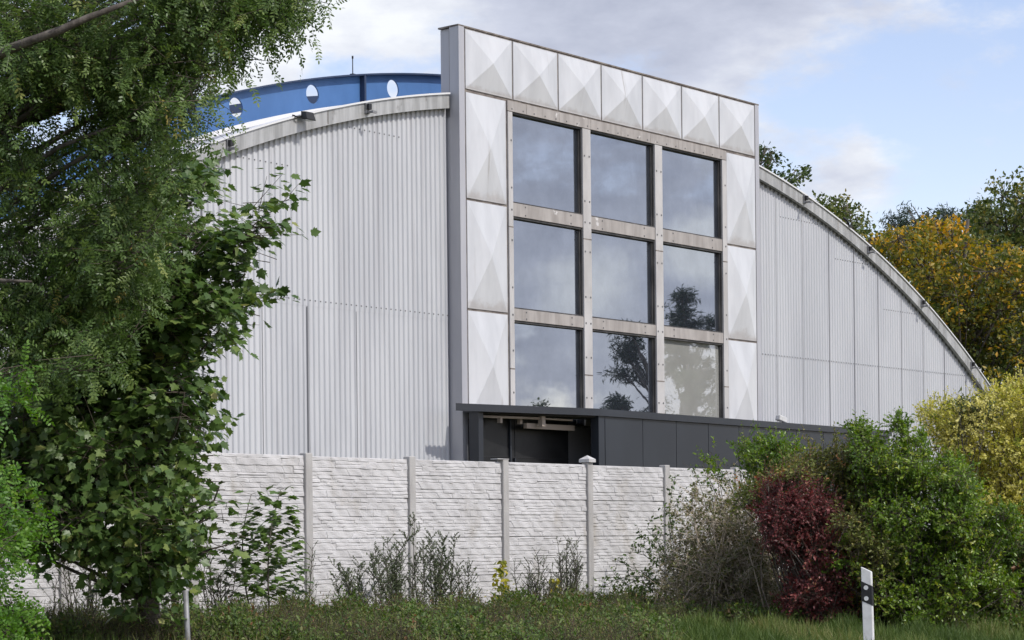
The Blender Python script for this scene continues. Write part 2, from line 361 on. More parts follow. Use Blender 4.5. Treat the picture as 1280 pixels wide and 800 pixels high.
# blue roof girder with round holes
GR, GT = 29.5, 10.833
def girder(v0, ua, ub, holes, stiff, name='roof_girder'):
    m = MB(); dp = 1.02;  v1 = v0 + .012
    edges = [ua] + [x for h in holes for x in (h - .45, h + .45)] + [ub]
    segs = list(zip(edges, edges[1:]))
    for i, (a, b) in enumerate(segs):
        if i % 2 == 0 or not holes:
            n = max(2, int((b - a) / .3)); xs = np.linspace(a, b, n + 1)
            for x, y in zip(xs, xs[1:]): m.add([(x, v0, arc(x, GR, GT) - dp), (y, v0, arc(y, GR, GT) - dp), (y, v0, arc(y, GR, GT)), (x, v0, arc(x, GR, GT))], [(0, 1, 2, 3)])
        else:
            h = (a + b) / 2; zc = arc(h, GR, GT) - .26; ring = []; outer = []; ca = math.atan2(.26, .45); cb = math.atan2(.76, .45)
            qs = sorted(list(np.linspace(0, 2 * math.pi, 40, endpoint=False)) + [ca, math.pi - ca, math.pi + cb, 2 * math.pi - cb]); K = len(qs)
            for q in qs:
                c, s = math.cos(q), math.sin(q)
                ring.append((h + .165 * c, zc + .175 * s))
                t = min(.45 / max(abs(c), 1e-6), (.26 if s > 0 else .76) / max(abs(s), 1e-6)); x = h + t * c; y = t * s
                tz = arc(x, GR, GT)
                outer.append((x, tz - .26 + y))
            P = [(x, v0, z) for x, z in ring] + [(x, v0, z) for x, z in outer] + [(x, v0 + .03, z) for x, z in ring]
            m.add(P, [(k, (k + 1) % K, K + (k + 1) % K, K + k) for k in range(K)] + [(k, 2 * K + k, 2 * K + (k + 1) % K, (k + 1) % K) for k in range(K)])
    g = m.build(name, M['blue'], hall)
    m = MB(); arcband(m, ua, ub, GR, GT, GR, GT + .03, v0 - .13, v0 + .13, 60); arcband(m, ua, ub, GR, GT - dp - .03, GR, GT - dp, v0 - .13, v0 + .13, 60)
    m.build('flange', M['bluedark'], g)
    for s in stiff:
        m = MB(); z = arc(s, GR, GT); m.box(s - .025, s + .025, v0 - .12, v0 - .002, z - dp, z - .002); m.build('stiffener', M['bluedark'], g)
    return g
girder(2.0, -13.5, 4.8, [-7.81, -5.76, -3.71, -1.79, .39, 2.45], [-6.8, -.5, 3.4])
m = MB(); arcband(m, -13.5, .9, GR, GT - .36, GR, GT - .19, 3.35, 3.5); m.build('roof_tie', M['bluedark'], hall)

# tower
TZ = 11.03
m = MB()
for a, b, c, d in ((0, 1.44, GZ, TZ), (8.65, 10.05, GZ, TZ), (1.44, 8.65, 9.74, TZ)): m.box(a, b, .0, .20, c, d)   # front slab round the window opening
m.box(1.44, 8.65, .17, .20, GZ, 9.74)
m.box(.012, 10.038, .2005, .33, GZ, 9.36)
m.box(.05, 10.0, .235, .46, 9.37, TZ - .01)              # rear slab, seen above the roof
m.box(.03, 10.02, .2008, .2345, 9.37, TZ - .05, 1)           # shadow gap between the two
m.box(-.012, 10.062, -.03, .47, TZ + .002, TZ + .03, 1)  # capping
tower = m.build('tower_frame', [M['frame'], M['grime']], hall)
for a, b in ((.0, .155), (9.90, 10.05)):
    m = MB(); m.box(a, b, -.03, -.002, GZ, TZ, 0); m.build('corner_trim', M['frame'], tower)
m = MB()
for a, b, c, d in ((.156, 1.42, GZ, TZ - .01), (8.67, 9.898, GZ, TZ - .01), (1.42, 8.67, 9.76, TZ - .01)): m.box(a, b, -.016, -.003, c, d)
m.build('panel_backing', M['grime'], tower)

def facet(u0, u1, z0, z1, raise_=.085, g=.019, jit=.0):
    m = MB(); a, b, c, d = u0 + g, u1 - g, z0 + g, z1 - g; e = .028; v0 = -.019; v1 = -.033
    uc, zc = (a + b) / 2 + jit, (c + d) / 2
    o = [(a, v0, c), (b, v0, c), (b, v0, d), (a, v0, d)]
    i = [(a + .004, v1, c + .004), (b - .004, v1, c + .004), (b - .004, v1, d - .004), (a + .004, v1, d - .004)]
    j = [(a + e, v1 - .002, c + e), (b - e, v1 - .002, c + e), (b - e, v1 - .002, d - e), (a + e, v1 - .002, d - e)]
    P = o + i + j + [(uc, v1 - raise_, zc)]
    fs = [(k, (k + 1) % 4, 4 + (k + 1) % 4, 4 + k) for k in range(4)] + [(4 + k, 4 + (k + 1) % 4, 8 + (k + 1) % 4, 8 + k) for k in range(4)] + [(8 + k, 8 + (k + 1) % 4, 12) for k in range(4)]
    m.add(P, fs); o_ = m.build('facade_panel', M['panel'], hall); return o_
pu = [.165 + 1.389 * k for k in range(8)]
for a, b in zip(pu, pu[1:]): facet(a, b, 9.87, 11.02, .105)
zl = [9.85, 7.84, 5.79, 3.74]
for a, b in zip(zl, zl[1:]):
    facet(.165, 1.355, b, a, .115); facet(8.745, 9.89, b, a, .115)

# curtain of windows: mullions, transoms, nine windows
mu = [(1.375, 1.505), (3.675, 3.93), (6.105, 6.36), (8.565, 8.73)]
zr = [(7.92, 9.63), (5.905, 7.64), (3.75, 5.655)]
for a, b in mu:
    m = MB(); m.box(a, b, -.055, .0 - .018, 3.75, 9.64)
    for z in (9.1, 8.2, 7.78, 7.2, 6.3, 5.78, 5.1, 4.3):
        for x in ((a + .05, b - .05) if b - a > .2 else ((a + b) / 2 + .02,)): m.box(x - .016, x + .016, -.062, -.054, z - .016, z + .016, 1)
    for z in (7.45, 4.75): m.box(a - .002, b + .002, -.0565, -.04, z - .012, z + .012, 2)
    m.build('mullion', [M['mull'], M['screw_and_shade'], M['grime']], hall)
m = MB(); P = [(6.37, 9.42), (6.37, 8.72), (6.44, 8.70), (6.455, 8.86), (6.47, 8.93), (6.45, 9.02), (6.44, 9.16), (6.405, 9.28), (6.395, 9.42)]
m.add([(x, .056, z) for x, z in P] + [(x, .059, z) for x, z in P], [tuple(range(9)), tuple(range(17, 8, -1))]); m.build('torn_film', M['reveal'], hall)
m = MB(); m.box(1.37, 8.735, -.05, -.018, 9.655, 9.85)
for k in range(22):
    x = 1.5 + k * .335; m.box(x - .012, x + .012, -.056, -.049, 9.69, 9.714, 1)
    if k % 3 == 1: m.box(x + .1, x + .108, -.0515, -.045, 9.66, 9.845, 2)
m.build('head_beam', [M['trans'], M['screw_and_shade'], M['grime']], hall)
for (a, b) in zip(mu, mu[1:]):
    for z0, z1 in ((7.64, 7.92), (5.655, 5.905)):
        m = MB(); m.box(a[1] + .003, b[0] - .003, -.04, -.018, z0 + .03, z1)
        for x in (a[1] + .38, b[0] - .38):
            for z in (z0 + .07, z1 - .05): m.box(x - .014, x + .014, -.046, -.039, z - .014, z + .014, 1)
        m.build('transom', [M['trans'], M['screw_and_shade']], hall)
    for r, (z0, z1) in enumerate(zr):
        u0, u1 = a[1] - .03, b[0] + .03
        # frame: a dark lining of the opening, the pane set back in it
        m = MB()
        m.box(u0, u0 + .05, -.0175, .165, z0 - .02, z1 + .03); m.box(u1 - .05, u1, -.0175, .165, z0 - .02, z1 + .03)
        m.box(u0 + .05, u1 - .05, -.0175, .165, z1 - .01, z1 + .03); m.box(u0 + .05, u1 - .05, -.0175, .165, z0 - .02, z0 + .028)
        m.box(u1 - .075, u1 - .05, .02, .165, z0 + .028, z1 - .01)
        fo = m.build('window', M['reveal'], hall)
        m = MB(); m.box(u0 + .051, u1 - .051, .062, .082, z0 + .029, z1 - .011)
        m.build('pane', M['glass_pale'] if (r == 2 and a is mu[2]) else M['glass'], fo)

# ------------------------------------------------------------------ fittings on the hall
def bracket(u, label):
    """small clamp with an arm on the gable flashing"""
    z = (arc(u, LOR, LOZ) + arc(u, UPR, UPZ)) / 2
    t = thing('cable_bracket', label, 'bracket', fr(u, .17, z), ANG, 'brackets along the arched fascia')
    m = MB(); m.box(-.05, .05, -.035, -.001, -.07, .11); m.box(-.03, .03, -.16, -.035, -.06, -.03); m.box(-.045, .06, -.20, -.16, -.075, -.035); m.build('arm', M['galv'], t)
    m = MB(); m.box(-.035, .035, -.10, -.036, .0, .10); m.build('clamp', M['black'], t)
    return t
for px, py, lab in ((285, 163, 'small metal bracket low on the left arch fascia, left of the black floodlight'), (458, 128, 'small metal bracket on the arch fascia under the girder stiffener'),
                    (1005, 250, 'topmost metal bracket on the descending right arch edge'), (1085, 312, 'second metal bracket down the right arch edge'),
                    (1152, 378, 'third metal bracket down the right arch edge'), (1214, 455, 'lowest metal bracket on the right arch edge near the yellow shrub')):
    d = ray(px, py); o = P0 + V2 * .17; t_ = (o @ V2) / (d[:2] @ V2); bracket(float((d[:2] * t_ - P0) @ E2), lab)
fl = thing('floodlight', 'black floodlight on a bent arm under the left arch fascia', 'floodlight', fr(-3.95, .17, 8.80), ANG); fl.scale = (.5, .5, .5)
m = MB(); m.tube([(-.28, -.01, -.05), (-.26, -.12, -.05), (-.05, -.2, -.03)], .03); m.box(-.34, -.22, -.03, -.001, -.11, .02); m.build('arm', M['black'], fl)
m = MB(); P = [(-.08, -.16, .16), (.30, -.16, .16), (.36, -.16, -.12), (-.08, -.16, -.10), (-.08, -.40, .12), (.30, -.40, .12), (.36, -.46, -.16), (-.08, -.46, -.14)]
m.add(P, [(0, 1, 2, 3), (7, 6, 5, 4), (0, 4, 5, 1), (1, 5, 6, 2), (2, 6, 7, 3), (3, 7, 4, 0)]); m.build('lamp_housing', M['black'], fl, .012)
m = MB(); m.box(-.04, .30, -.42, -.18, -.158, -.150); m.build('lens', M['refl'], fl)
hk = thing('rail_bracket', 'dark angled hook standing on the right arch edge between two brackets', 'bracket', fr(14.05, .2, arc(14.05, UPR, UPZ) + .03), ANG)
m = MB(); m.tube([(.1, -.05, -.02), (.0, -.06, .10), (-.22, -.1, .14)], .03); m.box(.04, .16, -.09, -.01, -.03, .02); m.build('arm', M['black'], hk)
rod = thing('lightning_rod', 'thin vertical lightning rod standing on the blue roof girder', 'lightning rod', fr(-.717, 2.0, arc(-.717, GR, GT) + .03), ANG)
m = MB(); m.tube([(0, 0, 0), (0, 0, .31)], .010); m.tube([(0, 0, .31), (0, 0, .36)], .018); m.box(-.04, .04, -.04, .04, -.0005, .02); m.build('rod', M['black'], rod)

# dark flat-roofed entrance annex
AZ = 3.995
A, B, Cc = (-.609, -.40), (2.782, -1.115), (15.06, -.42)
an = thing('entrance_annex', 'dark anthracite flat-roofed entrance annex with open porch below the white tower', 'annex', fr(0, 0, 0), ANG)
m = MB(); m.prism([A, B, Cc, (15.06, .26), (10.07, .26), (10.07, -.065), (-.03, -.065), (-.03, -.4)], AZ - .135, AZ); m.build('roof_fascia', M['anth'], an)
def wallrun(p, q, z0, z1, seams, inset=.05, thick=.06, name='wall', mt='anth'):
    p, q = np.array(p, float), np.array(q, float); d = q - p; ln = np.linalg.norm(d); d /= ln; nn = np.array([-d[1], d[0]])
    m = MB(); cuts = [0] + list(seams) + [ln]
    for a, b in zip(cuts, cuts[1:]):
        a2, b2 = a + .008, b - .008
        poly = [p + d * a2 + nn * inset, p + d * b2 + nn * inset, p + d * b2 + nn * (inset + thick), p + d * a2 + nn * (inset + thick)]
        m.prism(poly, z0, z1, 0)
    poly = [p + d * .0 + nn * (inset + .012), p + d * ln + nn * (inset + .012), p + d * ln + nn * (inset + thick + .02), p + d * 0 + nn * (inset + thick + .02)]
    m.prism(poly, z0 - .01, z1 - .01, 1)
    return m.build(name, [M[mt], M['anthd']], an)
wallrun((B[0] + .22, B[1] + .012), (Cc[0] - .03, Cc[1] - .0), GZ, AZ - .14, [1.33 + 1.24 * k for k in range(8)])
m = MB(); m.box(B[0] + .0, B[0] + .19, B[1] + .05, B[1] + .24, GZ, AZ - .137); m.build('corner_post', M['anth'], an)
m = MB(); m.box(.0, .13, -.42, -.19, GZ, AZ - .137); m.box(.135, .155, -.40, -.2, GZ, AZ - .137); m.build('side_post', M['anth'], an)
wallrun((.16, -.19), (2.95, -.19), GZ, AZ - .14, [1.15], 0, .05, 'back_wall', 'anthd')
m = MB(); m.box(.165, 2.94, -.20, -.192, 3.05, 3.07); m.box(.165, 1.30, -.20, -.192, 2.5, 2.515); m.build('cladding_rail', M['black'], an)
m = MB(); m.box(1.13, 1.17, -.235, -.193, GZ, AZ - .17); m.box(1.26, 1.29, -.235, -.193, GZ, 3.04); m.build('door_post', M['anth'], an)
for a in (1.45, 2.1):
    m = MB(); m.box(a, a + .06, -.24, -.193, GZ, 2.75); m.box(a + .56, a + .62, -.24, -.193, GZ, 2.75); m.box(a + .06, a + .56, -.24, -.193, 2.68, 2.75); m.box(a + .06, a + .56, -.24, -.193, GZ, .55)
    dr = m.build('door', M['anthd'], an)
    m = MB(); m.box(a + .062, a + .558, -.215, -.205, .552, 2.678); m.build('pane', M['glass'], dr)
    m = MB(); x = a + (.52 if a < 2 else .1); m.tube([(x, -.29, 1.2), (x, -.29, 2.5)], .014); m.build('handle', M['galv'], dr)
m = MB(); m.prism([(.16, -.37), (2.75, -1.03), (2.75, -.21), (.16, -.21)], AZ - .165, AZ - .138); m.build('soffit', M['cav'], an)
m = MB(); m.tube([(.2, -.34, AZ - .21), (1.60, -.62, AZ - .21)], .028); m.tube([(1.60, -.62, AZ - .21), (2.4, -.72, AZ - .22)], .022)
for x in (.62, 1.2): m.box(x - .03, x + .03, -.45, -.37, AZ - .32, AZ - .22)
m.box(1.54, 1.64, -.68, -.58, AZ - .36, AZ - .17); m.build('pipe', M['pipe'], an)
m = MB(); m.box(1.30, 2.76, -.50, -.42, AZ - .40, AZ - .30); m.build('soffit_rail', M['pipe'], an)
sl = thing('security_light', 'small white lamp standing on the annex roof edge beside the tower', 'security light', fr(10.42, -.28, AZ + .001), ANG)
m = MB(); m.box(-.09, .09, -.03, .03, 0, .03); m.box(-.02, .02, -.02, .02, .03, .08); m.build('stand', M['white'], sl)
m = MB(); P = [(-.15, -.07, .16), (.15, -.07, .10), (.15, .05, .10), (-.15, .05, .16), (-.15, -.09, .27), (.15, -.09, .21), (.15, .03, .21), (-.15, .03, .27)]
P = [(x, y, z - .07) for x, y, z in P]
m.add(P, [(3, 2, 1, 0), (4, 5, 6, 7), (0, 1, 5, 4), (1, 2, 6, 5), (2, 3, 7, 6), (3, 0, 4, 7)]); m.build('lamp_head', M['white'], sl, .01)

# ------------------------------------------------------------------ concrete fence
FV = -5.5; FU = -9.504; BAY = 2.065; ROW = .562; FTOP = 2.665
def stone_slab(seed):
    """One cast slab of stacked-stone relief as a height field: every stone leans out towards its foot."""
    r = np.random.default_rng(seed); LX, LZ = BAY - .10, ROW - .006; nx, nz = 210, 66
    xs = np.linspace(0, LX, nx); zs = np.linspace(0, LZ, nz); X, Z = np.meshgrid(xs, zs)
    H = np.zeros_like(X); Dm = np.full_like(X, 1.0)
    Zw = Z + .003 * np.sin(X * 3 + seed) + .002 * np.sin(X * 19 + 2 * seed)
    z = 0.0; courses = []
    while z < LZ - .03:
        h = r.choice([.05, .065, .08, .10]); 
        if LZ - z - h < .04: h = LZ - z
        courses.append((z, z + h)); z += h
    for z0, z1 in courses:
        x = -r.uniform(0, .3)
        while x < LX:
            w = r.uniform(.14, .62); x1 = x + w; sl = r.uniform(-1.4, 1.4) if r.random() < .42 else r.uniform(-.2, .2)
            lo, hi = z0, z1
            if r.random() < .22 and z1 - z0 > .055:          # two thin stones in one course
                parts = [(lo, (lo + hi) / 2), ((lo + hi) / 2, hi)]
            else: parts = [(lo, hi)]
            for a, b in parts:
                xl = x + sl * (Zw - a); xr = x1 + sl * (Zw - a)
                ins = (X >= xl) & (X < xr) & (Zw >= a) & (Zw < b)
                t = (Zw - a) / max(b - a, 1e-6); base = r.uniform(.002, .013) if r.random() < .6 else .006; tx = r.uniform(-.007, .007)
                hgt = base + .0045 * (1 - t) + r.uniform(-.01, .01) * ((X - x) / w - .5) * t + tx * ((X - x) / w - .5)
                d = np.minimum(np.minimum(X - xl, xr - X), np.minimum((Zw - a) * 1.6, (b - Zw)))
                hgt = hgt - r.uniform(.005, .017) * np.clip(1 - d / .0065, 0, 1)
                H[ins] = hgt[ins]
            x = x1
    n = r.normal(size=(nz, nx)); n = (n + np.roll(n, 1, 0) + np.roll(n, 1, 1) + np.roll(n, -1, 1)) / 4
    H += n * .0014 + .003 * np.sin(X * 23 + Z * 31)
    edge = np.minimum(np.minimum(Z, LZ - Z), .008) / .008; H = H * edge
    V = np.stack([X - LX / 2, -.022 - H, Z], -1).reshape(-1, 3)
    m = MB()
    m.add(V, [(j * nx + i, j * nx + i + 1, (j + 1) * nx + i + 1, (j + 1) * nx + i) for j in range(nz - 1) for i in range(nx - 1)])
    m.box(-LX / 2, LX / 2, -.0225, .03, 0, LZ)
    me = bpy.data.meshes.new('stone_slab'); me.from_pydata(m.v, [], m.f); me.materials.append(M['conc']); return me
slabs = [stone_slab(k) for k in (3, 14, 25, 36)]
k0, k1 = -5, 6
fence = thing('concrete_fence', 'white stacked-stone concrete panel fence with grey posts in front of the hall', 'fence', fr(FU, FV, GZ - .0), ANG)
FB = FTOP - 4 * ROW - GZ                                  # foot of the lowest slab
for k in range(k0, k1 + 1):
    m = MB(); x = k * BAY; w = .065; top = FTOP - GZ + .035
    m.box(x - w, x + w, -.075, .055, -.25, top)
    m.box(x - w - .001, x - w + .018, -.0765, -.05, -.25, top - .004)
    p = m.build('post', M['concpost'], fence, .008)
    if k == 3:
        m = MB(); q = .088
        m.box(x - q, x + q, -.11, .09, top + .002, top + .05)
        m.add([(x - q, -.11, top + .051), (x + q, -.11, top + .051), (x + q, .09, top + .051), (x - q, .09, top + .051), (x, -.01, top + .115)], [(0, 1, 4), (1, 2, 4), (2, 3, 4), (3, 0, 4)])
        m.build('cap', M['conc'], p)
    if k == 2:
        m = MB(); m.box(x - .20, x + .066, -.08, .06, top + .002, top + .012); m.build('cap', M['conc'], p)
    if k == k1: break
    for r_ in range(4):
        o = bpy.data.objects.new('panel', slabs[(k * 2 + (1 if k >= 1 else 0) * r_ + (k * r_) % 2) % 4]); C.objects.link(o); o.parent = fence
        o.location = (x + BAY / 2, 0, FB + r_ * ROW + (.003 * ((k * 7 + r_ * 3) % 3)))

# ------------------------------------------------------------------ roadside posts
d = ray(1083, 708) * 23.0; gx, gy = d[0], d[1]
mp = thing('marker_post', 'white roadside marker post with black band and two round reflectors', 'marker post', (gx, gy, gz_xy(gx, gy) - .02), math.radians(-10))
topz = CAMZ + d[2] - (gz_xy(gx, gy) - .02)
def postsec(z): s = 1.0; return [(-.06 * s, -.03), (.045 * s, -.042), (.062 * s, -.02), (.03, .05), (-.03, .05)]
def lean(x, z): return x + (topz - z) * .022
def slopez(x): return -(x + .06) * .48
m = MB(); sec = postsec(0)
def ring(zf, grow=0.0):
    out = []
    for x, y in sec:
        s = 1 + grow / .05; z = zf(x); out.append((lean(x, z) * 1 + x * (s - 1), y * s, z))
    return out
n5 = len(sec)
r0, r1 = ring(lambda x: -.1), ring(lambda x: topz + slopez(x))
m.add(r0 + r1, [tuple(range(n5))[::-1], tuple(range(n5, 2 * n5))] + [(i, (i + 1) % n5, n5 + (i + 1) % n5, n5 + i) for i in range(n5)])
m.build('body', M['white'], mp, .006)
m = MB(); b0 = ring(lambda x: topz - .365 + slopez(x), .0022); b1 = ring(lambda x: topz - .155 + slopez(x), .0022)
m.add(b0 + b1, [(i, (i + 1) % n5, n5 + (i + 1) % n5, n5 + i) for i in range(n5)]); m.build('black_band', M['black'], mp)
for z in (topz - .225, topz - .34):
    m = MB(); cx = lean(-.012, z); q = [(cx + .024 * math.cos(a), -.043, z + .024 * math.sin(a)) for a in np.linspace(0, 2 * math.pi, 24, endpoint=False)]
    m.add(q + [(x, -.030, zz) for x, _, zz in q], [tuple(range(24))[::-1]] + [(i, (i + 1) % 24, 24 + (i + 1) % 24, 24 + i) for i in range(24)]); m.build('reflector', M['refl'], mp)
d = ray(232, 748) * 21.6; g0 = gz_xy(d[0], d[1])
pole = thing('steel_pole', 'slim galvanised steel pole standing under the maple foliage', 'pole', (d[0], d[1], g0), 0)
m = MB(); m.tube([(.03, 0, -.2), (0, 0, CAMZ + d[2] - g0 + .08)], .028, 10); m.build('shaft', M['galv'], pole)

# ------------------------------------------------------------------ vegetation helpers
class Scatter:
    """Collects many transformed copies of small leaf shapes, each with its own hue value, into one mesh."""
    def __init__(s): s.V = []; s.L = []; s.T = []; s.Mi = []; s.R = []; s.n = 0
    def leaves(s, tpl, pos, axis, normal, size, rnd, mi=0, droop=None):
        tv, tf = tpl; pos = np.asarray(pos, float); n = len(pos)
        if n == 0: return
        ax = np.asarray(axis, float); ax = ax / (np.linalg.norm(ax, axis=1, keepdims=True) + 1e-9)
        nr = np.asarray(normal, float); si = np.cross(nr, ax); si = si / (np.linalg.norm(si, axis=1, keepdims=True) + 1e-9); nr = np.cross(ax, si)
        size = np.broadcast_to(np.asarray(size, float), (n,))
        P = pos[:, None, :] + size[:, None, None] * (tv[None, :, 0:1] * si[:, None, :] + tv[None, :, 1:2] * ax[:, None, :] + tv[None, :, 2:3] * nr[:, None, :])
        nv = len(tv); base = s.n + np.arange(n) * nv
        lens = np.array([len(f) for f in tf]); flat = np.concatenate([np.array(f) for f in tf])
        s.V.append(P.reshape(-1, 3)); s.L.append((base[:, None] + flat[None]).reshape(-1)); s.T.append(np.tile(lens, n))
        s.Mi.append(np.full(n * len(tf), mi)); s.R.append(np.repeat(np.broadcast_to(rnd, (n,)), len(tf))); s.n += n * nv
    def sticks(s, A, B, ra, rb, mi=1):
        """three-sided tapering twigs from A to B"""
        A = np.asarray(A, float); B = np.asarray(B, float); n = len(A)
        if n == 0: return
        t = B - A; t /= (np.linalg.norm(t, axis=1, keepdims=True) + 1e-9)
        h = np.where(np.abs(t[:, 2:3]) < .9, np.array([[0, 0, 1.]]), np.array([[1., 0, 0]])); a = np.cross(t, h); a /= (np.linalg.norm(a, axis=1, keepdims=True) + 1e-9); b = np.cross(t, a)
        ra = np.broadcast_to(np.asarray(ra, float), (n,))[:, None]; rb = np.broadcast_to(np.asarray(rb, float), (n,))[:, None]; vs = []
        for P, r in ((A, ra), (B, rb)):
            for k in range(3):
                q = 2 * math.pi * k / 3; vs.append(P + r * (a * math.cos(q) + b * math.sin(q)))
        P = np.stack(vs, 1); flat = np.array([0, 1, 4, 3, 1, 2, 5, 4, 2, 0, 3, 5]); base = s.n + np.arange(n) * 6
        s.V.append(P.reshape(-1, 3)); s.L.append((base[:, None] + flat[None]).reshape(-1)); s.T.append(np.full(n * 3, 4)); s.Mi.append(np.full(n * 3, mi)); s.R.append(np.full(n * 3, .5)); s.n += n * 6
    def build(s, name, mats, parent=None, origin=(0, 0, 0)):
        V = np.concatenate(s.V) - np.asarray(origin, float)[None]; Lp = np.concatenate(s.L); T = np.concatenate(s.T); me = bpy.data.meshes.new(name)
        me.vertices.add(len(V)); me.vertices.foreach_set('co', V.reshape(-1)); me.loops.add(len(Lp)); me.loops.foreach_set('vertex_index', Lp.astype(np.int32))
        me.polygons.add(len(T)); st = np.concatenate([[0], np.cumsum(T)[:-1]]); me.polygons.foreach_set('loop_start', st.astype(np.int32)); me.polygons.foreach_set('loop_total', T.astype(np.int32))
        for m in mats: me.materials.append(m)
        me.polygons.foreach_set('material_index', np.concatenate(s.Mi).astype(np.int32))
        at = me.attributes.new('rnd', 'FLOAT', 'FACE'); at.data.foreach_set('value', np.concatenate(s.R).astype(np.float32))
        me.update(calc_edges=True); me.validate()
        o = bpy.data.objects.new(name, me); C.objects.link(o)
        if parent: o.parent = parent
        return o

def unit(a): return a / (np.linalg.norm(a, axis=-1, keepdims=True) + 1e-9)
def rvec(r, n): return unit(r.normal(size=(n, 3)))

# leaf shapes: x across, y along the axis from the stalk, z up; about one unit long
OVAL = (np.array([(0, 0, 0), (.26, .35, .06), (.22, .72, .05), (0, 1, -.06), (-.22, .72, .05), (-.26, .35, .06)]), [(0, 1, 2, 3), (0, 3, 4, 5)])
SMALL = (np.array([(0, 0, 0), (.30, .5, .08), (0, 1, 0), (-.30, .5, .08)]), [(0, 1, 2), (0, 2, 3)])
NARROW = (np.array([(0, 0, 0), (.10, .4, .03), (0, 1, -.05), (-.10, .4, .03)]), [(0, 1, 2), (0, 2, 3)])
_h = [(0, .06), (.16, -.04), (.34, .02), (.30, .18), (.54, .40), (.36, .46), (.44, .66), (.24, .62), (.16, .74), (0, 1.0)]
_v = [(0, 0.0, 0)] + [(x, y, .10 * abs(x) - .12 * max(0, y - .5)) for x, y in _h[1:]] + [(-x, y, .10 * abs(x) - .12 * max(0, y - .5)) for x, y in _h[1:-1]]
MAPLE = (np.array(_v), [(0, 1, 2, 3), (0, 3, 4, 5), (0, 5, 6, 7), (0, 7, 8, 9), (0, 12, 11, 10), (0, 14, 13, 12), (0, 16, 15, 14), (0, 9, 17, 16)])
def pinnate(n, ln=.17, wd=.036, droop=.4, seed=1, jit=.22):
    q = np.random.default_rng(seed); vs = []; fs = []
    def spine(t): return np.array([.05 * droop * math.sin(3 * t + seed), t * (1 - .12 * droop * t), -droop * .55 * t * t])
    def leaflet(b, d):
        d = d + q.normal(size=3) * jit; d = d / np.linalg.norm(d); sd = np.cross((0, 0, 1), d); sd /= np.linalg.norm(sd); sd = unit(sd + q.normal(size=3) * .35); k = len(vs); l2 = ln * q.uniform(.8, 1.15)
        for a, w in ((0.05, 0), (.3, 1), (.72, .95), (1, 0), (.72, -.95), (.3, -1)): vs.append(b + d * l2 * a + sd * wd * w)
        fs.append((k, k + 1, k + 2, k + 3, k + 4, k + 5))
    for i in range(n):
        t = .2 + .76 * i / (n - 1); b = spine(t)
        for sg in (-1, 1): leaflet(b, np.array([sg * 1.0, .38, -.25]))
    leaflet(spine(1.0), np.array([0, 1.0, -.4]))
    for a, b in ((0, .5), (.5, 1.0)):
        k = len(vs); p, r_ = spine(a), spine(b); vs += [p + (.006, 0, 0), r_ + (.006, 0, 0), r_ - (.006, 0, 0), p - (.006, 0, 0)]; fs.append((k, k + 1, k + 2, k + 3))
    return (np.array(vs), fs)
PINN = [pinnate(6, seed=1), pinnate(7, seed=2, droop=.7), pinnate(5, seed=3, droop=.2)]; PINN_S = [pinnate(6, .19, .045, .3, 4), pinnate(5, .2, .048, .4, 5)]

def inside(poly, x, y):
    poly = np.asarray(poly, float); x = np.asarray(x); y = np.asarray(y); c = np.zeros(x.shape, bool); j = len(poly) - 1
    for i in range(len(poly)):
        xi, yi = poly[i]; xj, yj = poly[j]
        hit = ((yi > y) != (yj > y)) & (x < (xj - xi) * (y - yi) / (yj - yi + 1e-12) + xi); c ^= hit; j = i
    return c

def crown_points(r, poly, Z, thick, n, clumps=40, cr=.5, tip=0.0):
    """Spray anchors in a real volume: the outline stands at distance Z with its true size; depth runs over `thick` metres, deepest in the
    middle; anchors gather round clump centres so that gaps are left between. Returns anchors, clump index, clump centres."""
    poly = np.asarray(poly, float); x0, y0 = poly.min(0); x1, y1 = poly.max(0); pts = []
    cen = (poly[:, 0].mean(), poly[:, 1].mean())
    def sample(k):
        out = np.zeros((0, 2))
        while len(out) < k:
            q = r.uniform((x0, y0), (x1, y1), (k * 3, 2)); out = np.concatenate([out, q[inside(poly, q[:, 0], q[:, 1])]])
        return out[:k]
    def depth(q):
        a = np.abs(q[:, 0] - (x0 + x1) / 2) / ((x1 - x0) / 2 + 1e-6); b = np.abs(q[:, 1] - (y0 + y1) / 2) / ((y1 - y0) / 2 + 1e-6)
        return np.sqrt(np.clip(1.05 - .55 * a * a - .35 * b * b, .12, 1))
    qc = sample(clumps); dc = r.uniform(-.5, .5, clumps) * thick * depth(qc)
    Cn = np.array([W(x, y, Z + d) for (x, y), d in zip(qc, dc)])
    out = []; idx = []
    while len(out) < n:
        k = r.integers(0, clumps, n * 2); off = rvec(r, n * 2) * (cr * r.uniform(.35, 1.0, (n * 2, 1))) * np.array([1, 1, .72])
        p = Cn[k] + off
        Y = p[:, 1]; X = p[:, 0] / Y * F; Yp = HZ - (p[:, 2] - CAMZ) / Y * F          # back to outline coordinates for the test
        px = X + ROLL * Yp + 640; py = -ROLL * X + Yp + 400
        ok = inside(poly, px, py)
        if tip:
            q = p + unit(off) * tip; X = q[:, 0] / q[:, 1] * F; Yp = HZ - (q[:, 2] - CAMZ) / q[:, 1] * F
            ok &= inside(poly, X + ROLL * Yp + 640, -ROLL * X + Yp + 400)
        for i in np.nonzero(ok)[0]:
            out.append(p[i]); idx.append(k[i])
    return np.array(out[:n]), np.array(idx[:n]), Cn

def limb_path(r, a, b, sag=.12, n=5):
    a = np.asarray(a, float); b = np.asarray(b, float); L_ = np.linalg.norm(b - a); out = []
    w = r.normal(size=3) * L_ * .07
    for i in range(n + 1):
        t = i / n; p = a + (b - a) * t; p = p + np.array([0, 0, sag * L_ * math.sin(math.pi * t)]) + w * math.sin(math.pi * t); out.append(p)
    return out

